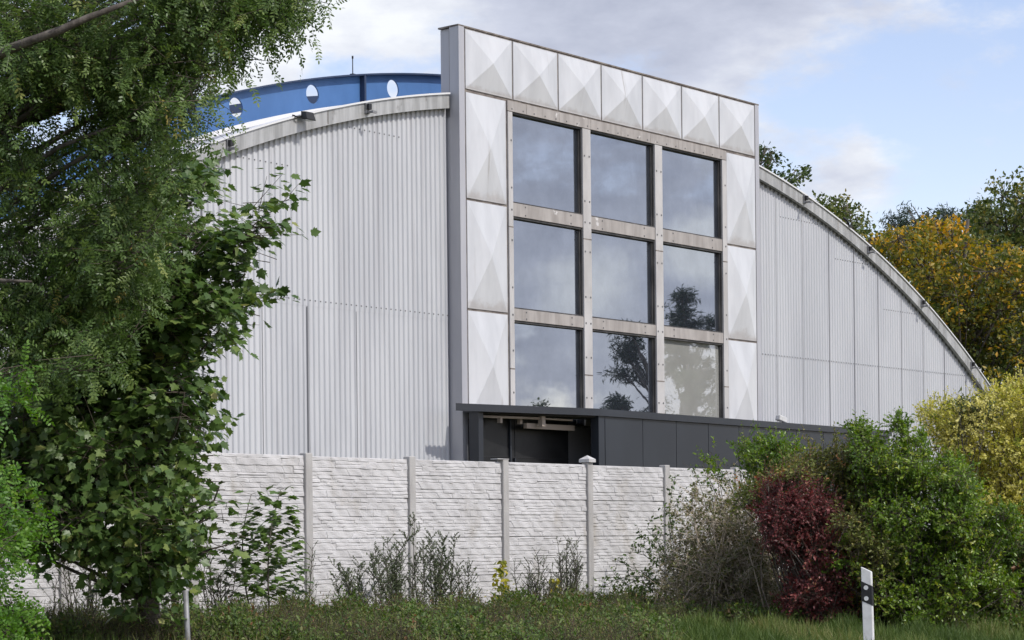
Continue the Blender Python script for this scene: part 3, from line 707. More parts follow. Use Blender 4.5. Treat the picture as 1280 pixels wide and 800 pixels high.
def woody(r, m, base, top, Cn, r0, nl=None, rmin=.008, low=.2):
    """A tapering trunk from base to top and a curved limb to each clump centre."""
    base = np.asarray(base, float); top = np.asarray(top, float)
    tp = limb_path(r, base, top, 0.0, 8); H = np.linalg.norm(top - base)
    m.tube(tp, list(np.linspace(r0, r0 * .22, len(tp))), 8)
    for c in (Cn if nl is None else Cn[:nl]):
        t = np.clip((c[2] - base[2]) / (top[2] - base[2] + 1e-6) - .22, low, .97); k = t * 8; i = int(min(k, 7)); a = tp[i] + (tp[i + 1] - tp[i]) * (k - i)
        d = np.linalg.norm(c - a); rr = max(rmin * 1.5, min(r0 * .45, .0125 * d))
        m.tube(limb_path(r, a, c, .05), list(np.linspace(rr, rmin, 6)), 5)

def base_at(x, y, Z):
    p = W(x, y, Z); p[2] = gz_xy(p[0], p[1]); return p

def finish(t, sc, mb, base, leaf, bark, crown='crown', trunk='trunk', twig='twig'):
    sc.build(crown, [leaf, M[twig]], t, base)
    if mb is not None:
        mb.v = [tuple(np.array(p) - base) for p in mb.v]; mb.build(trunk, bark, t)

UP = np.array([0, 0, 1.0])
def spray_maple(r, sc, P, Cc_, size):
    n = len(P); out = unit(P - Cc_ + r.normal(size=(n, 3)) * .25); out[:, 2] = out[:, 2] * .35 + .05; out = unit(out)
    outc = unit(P - P.mean(0)); tl = r.uniform(.20, .42, n); T = P + out * tl[:, None]; sc.sticks(P - out * .15, T, .005, .002)
    for k in range(8):
        f = .15 + .85 * (k // 2) / 3.0 if k < 7 else 1.0
        side = np.cross(out, UP); side = unit(side) * (1 if k % 2 else -1)
        pet = unit(side * .9 + out * .55 + UP * r.normal(.1, .25, (n, 1))) * (.05 + .05 * r.random((n, 1)))
        q = P + out * (tl * f)[:, None]; b = q + pet; ax = unit(side * .75 + out * .7 + r.normal(size=(n, 3)) * .3 - UP * r.uniform(.15, .75, (n, 1)))
        nr = unit(UP * .8 + outc * .55 + r.normal(size=(n, 3)) * .5)
        keep = r.random(n) < .88
        sc.leaves(MAPLE, b[keep], ax[keep], nr[keep], (size * r.uniform(.65, 1.15, n))[keep], np.clip(r.normal(.45, .2, n), 0, 1)[keep])
def spray_locust(r, sc, P, Cc_, size, tpl=None, per=8, droop=.38):
    n = len(P); out = unit(P - Cc_ + r.normal(size=(n, 3)) * .35); out[:, 2] = out[:, 2] * .5 - .08; out = unit(out)
    outc = unit(P - P.mean(0)); tl = r.uniform(.25, .5, n); T = P + out * tl[:, None] - UP * .05; sc.sticks(P - out * .15, T, .005, .0018)
    for k in range(per):
        f = (k + .5) / per; sv = rvec(r, n); side = unit(sv - out * (sv * out).sum(1, keepdims=True))
        q = P + (T - P) * f; ax = unit(side * .9 + out * .4 + r.normal(size=(n, 3)) * .45 - UP * r.uniform(.0, 1.1, (n, 1)) * droop * 2)
        nr = unit(UP * .8 + outc * .55 + r.normal(size=(n, 3)) * .5)
        keep = r.random(n) < .9
        tl_ = tpl or PINN; sc.leaves(tl_[k % len(tl_)], q[keep], ax[keep], nr[keep], (size * r.uniform(.7, 1.2, n))[keep], np.clip(r.normal(.45, .2, n), 0, 1)[keep])
def spray_simple(r, sc, P, Cc_, size, tpl=OVAL, per=9, tlen=(.12, .28), up=.25, flat=.5, rmean=.45, rsd=.2, thick=.003, hk=None):
    n = len(P); out = unit(P - Cc_ + r.normal(size=(n, 3)) * .4) + UP * up; out = unit(out)
    outc = unit(P - P.mean(0)); tl = r.uniform(tlen[0], tlen[1], n); T = P + out * tl[:, None]; sc.sticks(P - out * .08, T, thick, thick * .5)
    hue = r.normal(rmean, rsd * .7, n) + (0 if hk is None else hk)
    for k in range(per):
        f = (k + .6) / per; v_ = rvec(r, n); side = unit(v_ - out * (v_ * out).sum(1, keepdims=True))
        q = P + (T - P) * f; ax = unit(side * .9 + out * .7)
        nr = unit(UP * flat + side * -.2 + out * .2 + outc * .45 + r.normal(size=(n, 3)) * .35)
        sc.leaves(tpl, q, ax, nr, size * r.uniform(.6, 1.15, n), np.clip(hue + r.normal(0, .1, n), 0, 1))
def spray_clump(r, sc, P, Cc_, size, per=7, spread=.3, tpl=SMALL, rmean=.45, rsd=.2, flat=.8, hues=None):
    """distant foliage: loose tufts of leaf-sized faces"""
    n = len(P); hue = r.normal(rmean, rsd, n) if hues is None else hues
    for k in range(per):
        q = P + rvec(r, n) * spread * r.random((n, 1)) * np.array([1, 1, .7]); ax = unit(r.normal(size=(n, 3)) + unit(P - Cc_) * .6 - UP * .2)
        nr = unit(UP * flat + r.normal(size=(n, 3)) * .6)
        sc.leaves(tpl, q, ax, nr, size * r.uniform(.6, 1.3, n), np.clip(hue + r.normal(0, .1, n), 0, 1))

LM = {}
LM['locust'] = leafmat('locust_leaf', [(0, (.032, .056, .016)), (.5, (.068, .110, .028)), (.85, (.125, .165, .045)), (1, (.22, .18, .05))], .26, .42, .35, 1.6)
LM['locust_bright'] = leafmat('bright_locust_leaf', [(0, (.045, .11, .018)), (.6, (.085, .17, .022)), (1, (.14, .21, .03))], .35, .45)
LM['maple'] = leafmat('maple_leaf', [(0, (.028, .054, .015)), (.5, (.064, .108, .028)), (.85, (.125, .165, .045)), (1, (.22, .21, .07))], .24, .4, .35, 1.6)
LM['sap'] = leafmat('young_maple_leaf', [(0, (.04, .075, .018)), (.6, (.08, .13, .03)), (1, (.13, .18, .045))], .25, .42)
LM['privet'] = leafmat('privet_leaf', [(0, (.032, .066, .008)), (.5, (.078, .138, .013)), (.85, (.15, .215, .024)), (1, (.26, .28, .045))], .28, .36, .45)
LM['yellow'] = leafmat('yellow_leaf', [(0, (.09, .13, .018)), (.3, (.26, .27, .04)), (.65, (.44, .40, .09)), (1, (.47, .43, .16))], .3, .45)
LM['red'] = leafmat('dark_red_leaf', [(0, (.055, .017, .018)), (.5, (.125, .033, .033)), (.85, (.20, .058, .052)), (1, (.20, .11, .06))], .25, .45)
LM['haw'] = leafmat('turning_leaf', [(0, (.07, .09, .018)), (.45, (.13, .14, .034)), (.7, (.22, .17, .055)), (.88, (.34, .15, .06)), (1, (.40, .13, .05))], .22, .5)
LM['bare'] = leafmat('sparse_olive_leaf', [(0, (.045, .06, .018)), (.5, (.11, .115, .04)), (1, (.22, .18, .09))], .15, .55)
LM['mug'] = leafmat('mugwort_leaf', [(0, (.035, .05, .024)), (.5, (.07, .095, .042)), (1, (.13, .145, .075))], .15, .6)
LM['hop'] = leafmat('hop_leaf', [(0, (.10, .13, .02)), (.5, (.22, .22, .025)), (1, (.36, .30, .03))], .3, .5)
LM['under'] = leafmat('bramble_leaf', [(0, (.030, .055, .014)), (.4, (.065, .11, .022)), (.68, (.11, .14, .034)), (.9, (.13, .10, .045)), (1, (.16, .08, .04))], .26, .5)
LM['grass'] = leafmat('grass_blade', [(0, (.045, .075, .016)), (.5, (.085, .12, .028)), (.8, (.17, .16, .06)), (1, (.26, .22, .12))], .25, .6)
LM['oak'] = leafmat('dark_oak_leaf', [(0, (.022, .040, .012)), (.5, (.052, .078, .02)), (.85, (.10, .11, .026)), (1, (.17, .14, .03))], .2, .5)
LM['autumn'] = leafmat('autumn_leaf', [(0, (.03, .048, .012)), (.35, (.09, .10, .018)), (.6, (.23, .17, .02)), (.82, (.42, .22, .02)), (1, (.52, .24, .022))], .3, .5)
LM['pine'] = leafmat('pine_needle', [(0, (.012, .026, .018)), (.6, (.026, .045, .028)), (1, (.05, .07, .035))], .1, .5)

# ------------------------------------------------------------------ near trees on the left
# black locust, its crown hanging in from the left above the maple
r = np.random.default_rng(21)
poly = [(-90, -70), (300, -70), (330, -40), (392, -30), (390, 4), (372, 12), (345, 10), (332, 22), (322, 45), (298, 66), (282, 96), (262, 112), (272, 138), (258, 162), (246, 190), (226, 215), (212, 245), (212, 290), (222, 330), (205, 370), (180, 420), (150, 455), (110, 470), (60, 470), (0, 490), (-90, 500)]
b = base_at(-85, 700, 19.3)
t = thing('locust_tree', 'tall black locust with drooping feathery leaves filling the upper left corner', 'tree', b)
sc = Scatter(); P, k, Cn = crown_points(r, poly, 19, 2.2, 1560, 105, .38, .48); spray_locust(r, sc, P, Cn[k], .235)
poly2 = [(280, -30), (392, -30), (390, 4), (372, 10), (345, 10), (332, 20), (320, 38), (300, 60), (284, 84), (262, 96), (256, 60)]
P, k, Cn2 = crown_points(r, poly2, 19, .7, 80, 18, .2, .25); spray_locust(r, sc, P, Cn2[k], .235, None, 8, .8)
mb = MB(); woody(r, mb, b, W(-30, -90, 19.4), np.concatenate([Cn[:46], Cn2]), .17, low=.35)
mb.tube([W(-80, 120, 18.6), W(10, 62, 17.75), W(75, 38, 17.7), W(110, 22, 17.7), W(205, -14, 17.8)], [.055, .042, .034, .028, .012], 6)
mb.tube([W(-80, 400, 18.9), W(-10, 350, 18.4), W(40, 352, 18.2)], [.03, .022, .01], 6)
finish(t, sc, mb, b, LM['locust'], M['bark'])

# Norway maple
r = np.random.default_rng(8)
poly = [(150, 250), (195, 205), (240, 178), (285, 195), (296, 222), (272, 236), (258, 258), (262, 300), (280, 330), (290, 380), (280, 420), (250, 440), (236, 462), (256, 500), (262, 560), (258, 600), (246, 640), (256, 680), (250, 712), (232, 760), (190, 786), (150, 770), (136, 726), (86, 708), (36, 700), (-70, 700), (-70, 470), (60, 440), (120, 330)]
b = base_at(188, 784, 22.6)
t = thing('maple_tree', 'dense dark green maple with broad lobed leaves beside the fence on the left', 'tree', b)
sc = Scatter(); P, k, Cn = crown_points(r, poly, 22, 2.6, 2900, 130, .38, .46); spray_maple(r, sc, P, Cn[k], .108)
arm = [(236, 300), (268, 266), (310, 256), (326, 240), (352, 230), (366, 242), (366, 276), (344, 312), (318, 344), (326, 366), (316, 396), (302, 428), (276, 418), (250, 428), (226, 400)]
P, k, Cn2 = crown_points(r, arm, 21.6, .7, 120, 26, .18, .34); spray_maple(r, sc, P, Cn2[k], .108)
bits = [(262, 590), (296, 640), (300, 655), (282, 690), (250, 700)]
P, k, Cn3 = crown_points(r, bits, 21.8, .5, 14, 6, .2); spray_maple(r, sc, P, Cn3[k], .13)
mb = MB(); woody(r, mb, b, W(105, 230, 22.3), np.concatenate([Cn[:60], Cn2[:14], Cn3]), .12, low=.08)
finish(t, sc, mb, b, LM['maple'], M['bark'])

# bright locust shoots at the left edge
r = np.random.default_rng(5)
b = base_at(-30, 800, 17.5)
t = thing('locust_sapling', 'bright green young locust at the lower left edge, lit against the dark maple', 'sapling', b)
sc = Scatter(); P, k, Cn = crown_points(r, [(-80, 560), (-10, 575), (14, 590), (24, 640), (38, 660), (30, 720), (26, 770), (10, 830), (-80, 830)], 17.4, 1.0, 110, 16, .25); spray_locust(r, sc, P, Cn[k], .2, PINN_S)
P, k, Cn2 = crown_points(r, [(-60, 448), (6, 455), (26, 470), (24, 488), (4, 495), (-60, 500)], 17.4, .4, 14, 4, .15); spray_locust(r, sc, P, Cn2[k], .18, PINN_S)
mb = MB(); woody(r, mb, b, W(-40, 440, 17.4), np.concatenate([Cn, Cn2]), .03, None, .004, .05); finish(t, sc, mb, b, LM['locust_bright'], M['bark'])

# two maple saplings in front of the fence
for sd, (bx, tx, ty, h, lab) in enumerate(((318, 314, 618, 6, 'thin maple sapling with bare upper stem against the white fence'), (338, 351, 612, 10, 'leafy maple sapling beside the first visible fence post'))):
    r = np.random.default_rng(60 + sd); b = base_at(bx, 770, 26.4); t = thing('maple_sapling', lab, 'sapling', b, group='maple saplings by the fence'); sc = Scatter(); mb = MB()
    top = W(tx, ty, 26.4); st = limb_path(r, b, top, 0, 8); mb.tube(st, list(np.linspace(.014, .004, 9)), 6)
    nod = 11 if sd == 0 else 20
    for i in range(nod):
        f = 1 - (i / nod) ** .9 * .88; p = b + (top - b) * f; p = np.array(st[min(int(f * 8), 7)]) + (np.array(st[min(int(f * 8), 7) + 1]) - np.array(st[min(int(f * 8), 7)])) * (f * 8 - min(int(f * 8), 7))
        ln = (.12 + .48 * (1 - f)) if sd else (.10 + .10 * (i > 4) + .44 * max(0, .55 - f) * 2)
        for s_ in range(2 if f > .75 else 4):
            a = i * 1.57 + s_ * (math.pi if f > .75 else math.pi / 2) + r.normal() * .25; dv = np.array([math.cos(a), math.sin(a), .35]); e_ = p + dv * ln
            sc.sticks([p], [e_], .003, .0015)
            nl = 2 if ln < .16 else (5 if ln < .3 else 7)
            for q in range(nl):
                g = 1 - q * .11; base_ = p + (e_ - p) * g; ax = dv * .9 + np.array([r.normal() * .6, r.normal() * .6, -.42 - .25 * r.random()])
                sc.leaves(MAPLE, [base_], [ax], [np.array([r.normal() * .3, r.normal() * .3, 1])], r.uniform(.085, .13), np.clip(r.normal(.5, .2), 0, 1))
    finish(t, sc, mb, b, LM['sap'], M['bark'])

# ------------------------------------------------------------------ shrubs on the right
def shoots(r, sc, P, size, tpl, rmean, frac=.08):
    """long upright young shoots that break the outline of a shrub"""
    z = P[:, 2]; pr = np.clip((z - np.quantile(z, .25)) / (np.ptp(z) + 1e-6), 0, 1); S = P[r.random(len(P)) < frac * 2.2 * pr]
    if not len(S): return
    n = len(S); d = unit(UP + r.normal(size=(n, 3)) * .28); tl = r.uniform(.2, .5, n); sc.sticks(S, S + d * tl[:, None], .004, .0015)
    for k in range(16):
        q = S + d * (tl * (k + .5) / 16)[:, None]; ax = unit(d * .6 + rvec(r, n)); sc.leaves(tpl, q, ax, UP * .6 + r.normal(size=(n, 3)) * .5, size * r.uniform(.55, 1.05, n) * (1 - .025 * k), np.clip(r.normal(rmean + .12, .18, n), 0, 1))
def shrub(name, label, cat, seed, poly, Z, thick, n, clumps, cr, leaf, size, stems, tpl=OVAL, group=None, nstem=9, extra=(), topy=None, **kw):
    r = np.random.default_rng(seed); b = base_at(stems[0], stems[1], Z); t = thing(name, label, cat, b, group=group)
    sc = Scatter(); P, k, Cn = crown_points(r, poly, Z, thick, n, clumps, cr, kw.get('tlen', (.12, .28))[1] * .7); spray_simple(r, sc, P, Cn[k], size, tpl, hk=r.normal(0, .16, clumps)[k], **kw)
    shoots(r, sc, P, size, tpl, kw.get('rmean', .45))
    P, k, C2 = crown_points(r, poly, Z + .15, thick * .6, int(n * .3), clumps // 2, cr, cr * .9); spray_simple(r, sc, P, C2[k], size, tpl, **kw)
    mb = MB()
    for (pl, nn, cl, c2, dz) in extra:
        P, k, C2 = crown_points(r, pl, Z + dz, thick * .3, nn, cl, c2); spray_simple(r, sc, P, C2[k], size, tpl, **kw); Cn = np.concatenate([Cn, C2])
    for c in Cn:
        s0 = b + np.array([r.normal() * .12, r.normal() * .12, -.05]); mb.tube(limb_path(r, s0, c, .02), list(np.linspace(.014, .004, 6)), 5)
    finish(t, sc, mb, b, LM[leaf], M['bark'], 'foliage', 'stem')
    return t
shrub('privet_bush', 'big glossy mid green privet bush right behind the marker post', 'shrub', 31,
      [(1062, 650), (1052, 590), (1062, 556), (1074, 530), (1086, 524), (1096, 556), (1112, 560), (1124, 542), (1140, 564), (1160, 556), (1176, 580), (1200, 578), (1226, 604), (1232, 640), (1262, 660), (1250, 690), (1270, 730), (1236, 760), (1240, 826), (1084, 826), (1072, 740), (1050, 690)], 28, 2.4, 5000, 150, .27, 'privet', .053, (1150, 800),
      extra=[([(1060, 570), (1066, 530), (1078, 503), (1088, 520), (1098, 566)], 150, 8, .09, 0), ([(1108, 570), (1114, 535), (1124, 520), (1136, 542), (1142, 575)], 110, 7, .09, 0), ([(1140, 575), (1146, 548), (1154, 540), (1166, 575)], 60, 5, .08, 0), ([(1176, 590), (1188, 556), (1200, 560), (1206, 600)], 50, 5, .08, 0),
             ([(1030, 700), (1060, 660), (1080, 700), (1080, 790), (1050, 800)], 90, 9, .14, -.8), ([(1230, 640), (1262, 620), (1280, 660), (1270, 760), (1240, 780)], 200, 12, .16, -.4)], per=10, rmean=.56)
shrub('green_shrub', 'light green leafy shrub rising above the fence in front of the dark annex', 'shrub', 32,
      [(922, 596), (918, 566), (928, 550), (938, 540), (950, 550), (966, 536), (982, 546), (994, 544), (1004, 562), (1016, 585), (1012, 630), (970, 650), (940, 640), (944, 606)], 33, 1.4, 620, 30, .24, 'privet', .06, (965, 780),
      extra=[([(866, 585), (884, 556), (896, 560), (902, 600), (880, 600)], 30, 5, .14, 0)], per=9, rmean=.55)
shrub('hawthorn_bush', 'olive and rusty orange tinged hawthorn bush between red and green shrubs', 'shrub', 33,
      [(915, 606), (960, 592), (990, 578), (1010, 562), (1030, 556), (1042, 546), (1052, 550), (1066, 560), (1090, 580), (1100, 640), (1124, 690), (1120, 740), (1110, 806), (1050, 806), (1050, 700), (1000, 630), (925, 640)], 28.3, 1.5, 2500, 80, .25, 'haw', .05, (1060, 790), extra=[([(1040, 640), (1080, 630), (1110, 680), (1116, 720), (1080, 730)], 170, 14, .16, -1.3), ([(960, 590), (1000, 585), (1010, 612), (970, 622)], 60, 8, .12, -.8)], per=9, rmean=.33, rsd=.24, flat=.3)
shrub('red_barberry', 'dark red leaved bush in the middle of the right hand shrubs', 'shrub', 34,
      [(938, 622), (958, 600), (985, 606), (1004, 596), (1030, 618), (1054, 644), (1050, 670), (1070, 695), (1062, 740), (1070, 770), (1050, 806), (990, 806), (976, 760), (990, 720), (962, 690), (950, 655)], 27.6, 1.2, 3000, 105, .2, 'red', .044, (1020, 790), SMALL, per=10, flat=.6)
shrub('yellow_shrub', 'golden yellow leaved shrub at the right edge in front of the hall', 'shrub', 35,
      [(1146, 512), (1175, 500), (1200, 510), (1216, 490), (1240, 480), (1290, 466), (1340, 468), (1340, 715), (1240, 725), (1212, 670), (1206, 620), (1180, 600), (1160, 560)], 32, 2.4, 4200, 120, .34, 'yellow', .056, (1290, 780), SMALL, per=10, rmean=.62, rsd=.22, flat=.3)
shrub('laburnum_shoot', 'small green leafed shoot poking above the yellow shrub by the arch foot', 'shrub', 36,
      [(1190, 520), (1200, 500), (1218, 494), (1238, 504), (1240, 528), (1216, 540)], 31.2, .7, 95, 10, .18, 'oak', .06, (1218, 780), per=8, rmean=.6)
shrub('green_thicket', 'low dark green thicket at the foot of the yellow shrub, right edge', 'shrub', 37,
      [(1208, 670), (1250, 676), (1290, 668), (1340, 668), (1340, 815), (1190, 815), (1196, 730)], 29, 1.6, 1300, 50, .28, 'under', .06, (1270, 800), per=8, rmean=.4)

# grey, mostly leafless bush with arching canes
r = np.random.default_rng(41); Z = 29.6; b = base_at(905, 800, Z)
t = thing('bare_shrub', 'grey brown mostly leafless bush of arching twigs before the fence', 'shrub', b); mb = MB(); sc = Scatter()
hull = [(832, 700), (842, 640), (862, 610), (905, 600), (940, 606), (972, 650), (990, 720), (1000, 800), (820, 800)]
ends = []
for i in range(190):
    while True:
        q = r.uniform((826, 590), (1000, 790))
        if inside(hull, q[0:1], q[1:2])[0]: break
    e_ = W(q[0], q[1], Z + r.uniform(-.9, .9)); s0 = b + np.array([r.normal() * .35, r.normal() * .35, 0]); pth = limb_path(r, s0, e_, .16, 6); mb.tube(pth, list(np.linspace(.009, .003, 7)), 4)
    ends += pth[2:]
ends = np.array(ends); NT = 6500; k = r.integers(0, len(ends), NT); A_ = ends[k]; dv = unit(r.normal(size=(NT, 3)) + UP * .45); Bq = A_ + dv * r.uniform(.08, .42, (NT, 1)); sc.sticks(A_, Bq, .0034, .0016)
n = 34000; j = r.integers(0, NT, n); sc.leaves(SMALL, A_[j] + (Bq - A_)[j] * r.random((n, 1)), r.normal(size=(n, 3)) + UP * .2, r.normal(size=(n, 3)) + UP * .6, r.uniform(.022, .055, n), np.clip(r.normal(.45, .28, n), 0, 1), 0)
finish(t, sc, mb, b, LM['bare'], M['twig_grey'], 'twigs', 'stem', 'twig_grey')

# thin rose-like bush with scattered leaves, left of it
r = np.random.default_rng(43); Z = 30.6; b = base_at(868, 790, Z)
t = thing('dog_rose', 'thin dark twiggy dog rose with scattered leaves leaning across the fence', 'shrub', b); mb = MB(); sc = Scatter()
tips = [(742, 742), (758, 722), (772, 700), (768, 738), (790, 690), (800, 668), (812, 690), (824, 700), (808, 662), (836, 640), (850, 620), (842, 602), (868, 590), (890, 604), (878, 640), (850, 668), (905, 580), (925, 610), (818, 730), (790, 752), (776, 770), (860, 700)]
for q in tips:
    e_ = W(q[0], q[1], Z + r.uniform(-.5, .5)); pth = limb_path(r, b + np.array([r.normal() * .2, r.normal() * .2, 0]), e_, .18, 8); mb.tube(pth, list(np.linspace(.008, .0025, 9)), 4)
    for p in pth[3:]:
        for _ in range(3):
            dv = unit(r.normal(size=3) + UP * .3); e2 = p + dv * r.uniform(.1, .34); sc.sticks([p], [e2], .003, .0015)
            nl = r.integers(3, 8); sc.leaves(OVAL, p + (e2 - p) * r.random((nl, 1)) , r.normal(size=(nl, 3)), r.normal(size=(nl, 3)) + UP * .7, r.uniform(.03, .065, nl), np.clip(r.normal(.3, .2, nl), 0, 1), 0)
finish(t, sc, mb, b, LM['under'], M['twig_dark'], 'foliage', 'stem', 'twig_dark')

# ------------------------------------------------------------------ weeds along the foot of the fence
def weed(name, label, seed, x, ytop, Z, spread, nst, leaf, lean=0.0, dens=1.0, group='mugwort stalks along the fence', ybase=770, seedy=True):
    r = np.random.default_rng(seed); b = base_at(x, ybase, Z); t = thing(name, label, 'weed', b, group=group); mb = MB(); sc = Scatter()
    for i in range(nst):
        xt = x + lean + r.uniform(-spread, spread); top = W(xt, ytop - 6 + r.uniform(0, 45) * (i > 0), Z + r.uniform(-.25, .25)); s0 = b + np.array([r.normal() * .08 + (xt - x - lean) * .004, r.normal() * .12, 0])
        pth = limb_path(r, s0, top, 0, 9); mb.tube(pth, list(np.linspace(.009, .003, 10)), 4)
        for j in range(2, 10):
            for s_ in range(3 if dens > .6 else 2):
                p = pth[j] + (pth[j - 1] - pth[j]) * r.random(); a = r.uniform(0, 6.28); L0 = (.26 if j < 7 else .15) * r.uniform(.6, 1.1); dv = unit(np.array([math.cos(a) * .75, math.sin(a) * .75, .9])); e2 = p + dv * L0
                sc.sticks([p], [e2], .004, .002)
                nl = int((20 if seedy else 8) * dens); f = r.random((nl, 1)); sc.leaves(SMALL if seedy else OVAL, p + (e2 - p) * f, r.normal(size=(nl, 3)) + dv, r.normal(size=(nl, 3)) + UP * .3, r.uniform(.012, .032, nl) if seedy else r.uniform(.03, .07, nl), np.clip(r.normal(.4, .22, nl), 0, 1), 0)
        nl = int(26 * dens); f = r.random((nl, 1)) ** .8
        P = np.array(pth)[np.minimum((f[:, 0] * 6).astype(int), 8)] + r.normal(size=(nl, 3)) * .03
        ll = r.uniform(.05, .10, nl); a = r.normal(size=(nl, 3)); a[:, 2] -= .2; sc.leaves(NARROW if seedy else OVAL, P, a, r.normal(size=(nl, 3)) * .5 + UP, ll, np.clip(r.normal(.45, .2, nl), 0, 1), 0)
    finish(t, sc, mb, b, LM[leaf], M['twig_dark'], 'leaves', 'stalk', 'twig_dark')
Zf = lambda x: 1.0 / (1 / 29.0 - (x - 382) * 1.19e-5) - .9
weed('mugwort', 'leaning mugwort clump of dark seed stalks left of the second fence post', 101, 462, 694, Zf(450), 30, 11, 'mug', -20)
weed('mugwort', 'upright mugwort in seed just left of the second fence post', 102, 498, 684, Zf(495), 15, 7, 'mug', -4)
weed('mugwort', 'tallest mugwort stalk standing right before the second fence post', 103, 520, 650, Zf(518), 9, 6, 'mug', 2)
weed('mugwort', 'bushy mugwort with many leaves in the middle of the third bay', 104, 556, 672, Zf(556), 18, 10, 'mug', 0, 1.2)
weed('mugwort', 'sparse mugwort side stalk bending towards the third fence post', 105, 574, 712, Zf(574), 14, 3, 'mug', 6)
weed('dry_dock_weed', 'brown dry seed stalks spread across the bay left of the capped post', 106, 672, 698, Zf(670), 30, 15, 'mug', 0, .35, 'dry stalks along the fence')
weed('dry_dock_weed', 'taller brown dry stalks close beside the capped fence post', 107, 706, 680, Zf(706), 20, 15, 'mug', 0, .35, 'dry stalks along the fence')
weed('dry_dock_weed', 'grey dry stalks half hidden under the maple left of the saplings', 108, 275, 680, 26.2, 28, 9, 'mug', 0, .35, 'dry stalks along the fence')
weed('dry_dock_weed', 'grey dry stalks under the maple crown near the left edge', 109, 110, 690, 24.6, 45, 12, 'mug', 0, .35, 'dry stalks along the fence')
weed('dry_dock_weed', 'lone dry stalk before the first visible fence post', 110, 384, 690, 27.9, 8, 3, 'mug', 0, .4, 'dry stalks along the fence')
for sd, (x, yt, lab) in enumerate(((625, 702, 'yellow green hop shoot climbing at the third fence post'), (690, 726, 'yellow hop shoot among the dry brown stalks'))):
    r = np.random.default_rng(130 + sd); Z = Zf(x); b = base_at(x, 775, Z); t = thing('hop_vine', lab, 'vine', b, group='yellow hop shoots'); mb = MB(); sc = Scatter()
    top = W(x + (1 if sd == 0 else 3), yt, Z); pth = limb_path(r, b, top, 0, 10); mb.tube(pth, list(np.linspace(.006, .003, 11)), 4)
    for p in pth[2:]:
        n = 20; q = p + r.normal(size=(n, 3)) * np.array([.085, .085, .05]) * (1.25 - .9 * (p[2] - b[2]) / (top[2] - b[2])); sc.leaves(OVAL, q, r.normal(size=(n, 3)) - UP * .6, r.normal(size=(n, 3)) * .6 + np.array([0, -.7, .6]), r.uniform(.05, .10, n), np.clip(r.normal(.5 + .12 * sd, .25, n), 0, 1), 0)
    finish(t, sc, mb, b, LM['hop'], M['twig'], 'leaves', 'stem')

# ------------------------------------------------------------------ ground cover: brambles, dry herbs and grass
r = np.random.default_rng(77); sc = Scatter()
n = 17000; px = r.uniform(-40, 1330, n); px = np.where((px > 850) & (r.random(n) < .6), r.uniform(-40, 850, n), px)
Zt = np.array([Zf(x) for x in px]); Zs = Zt - .2 - r.random(n) ** .9 * (Zt - 22.2); Zs = np.where(px > 840, r.uniform(27.2, 28.5, n), Zs)
base = np.array([base_at(x, 780, z) for x, z in zip(px, Zs)])
hmp = .22 + .16 * np.sin(px * .035 + Zs * 1.3) * np.sin(Zs * 2.1 + px * .011) + .10 * np.sin(px * .09)
P = base + np.stack([0 * px, 0 * px, np.clip(hmp * .75, .02, .32) * np.where(px > 840, .6, 1) * r.uniform(.3, 1, n)], -1)
P2 = np.sin(px * .021 + Zs * .9) + r.normal(0, .6, n) > -.05
Cd = P - UP * .3 + r.normal(size=P.shape) * .1
spray_simple(r, sc, P[P2], Cd[P2], .055, OVAL, 8, (.08, .24), .4, .8, .44, .25)
spray_simple(r, sc, P[~P2], Cd[~P2], .032, NARROW, 10, (.10, .27), .8, .2, .68, .2)
ks = r.integers(0, n, 1500); ks = ks[px[ks] < 850]; A_ = base[ks]; dv = unit(r.normal(size=(len(ks), 3)) * .35 + UP); sc.sticks(A_, A_ + dv * r.uniform(.2, .5, (len(ks), 1)), .004, .0018)
for q in range(6): sc.leaves(NARROW, A_ + dv * r.uniform(.15, .48, (len(ks), 1)), r.normal(size=(len(ks), 3)) + UP * .5, rvec(r, len(ks)), r.uniform(.03, .06, len(ks)), np.clip(r.normal(.7, .2, len(ks)), 0, 1))
tag(sc.build('undergrowth', [LM['under'], M['twig']]), 'tangled brambles and browning herbs along the foot of the fence', 'undergrowth', kind='stuff')
sc = Scatter(); n = 44000; px = np.concatenate([r.uniform(-40, 1330, 24000), r.uniform(810, 1330, n - 24000)]); Zs = r.uniform(18.5, 29, n)
keep = ~((px < 830) & ((Zs > 28) | (r.random(n) < .75))); px, Zs = px[keep], Zs[keep]; n = len(px)
base = np.array([base_at(x, 780, z) for x, z in zip(px, Zs)])
a = r.normal(size=(n, 3)) * .45 + UP; tall = np.where((px > 820) & (px < 1090), 1.3, 1.0)
patch = .5 + .3 * np.sin(px * .02 + Zs) + r.normal(0, .15, n) - np.where(px > 820, .22, 0)
BLADE = (np.array([(.02, 0, 0), (.016, .5, .04), (0, 1, .22), (-.016, .5, .04), (-.02, 0, 0)]), [(0, 1, 3, 4), (1, 2, 3)])
for k in range(3):
    o2 = r.normal(size=(n, 3)) * np.array([.05, .05, 0]); a = r.normal(size=(n, 3)) * .4 + UP
    sc.leaves(BLADE, base + o2, a, r.normal(size=(n, 3)) * np.array([1, 1, .1]), r.uniform(.12, .30, n) * np.where(px > 820, .7 + .5 * np.sin(px * .07) * np.sin(Zs * 2.3), 1.0), np.clip(patch + r.normal(0, .1, n), 0, 1))
tag(sc.build('grass', [LM['grass']]), 'uneven roadside grass with dry yellow blades', 'grass', kind='stuff')

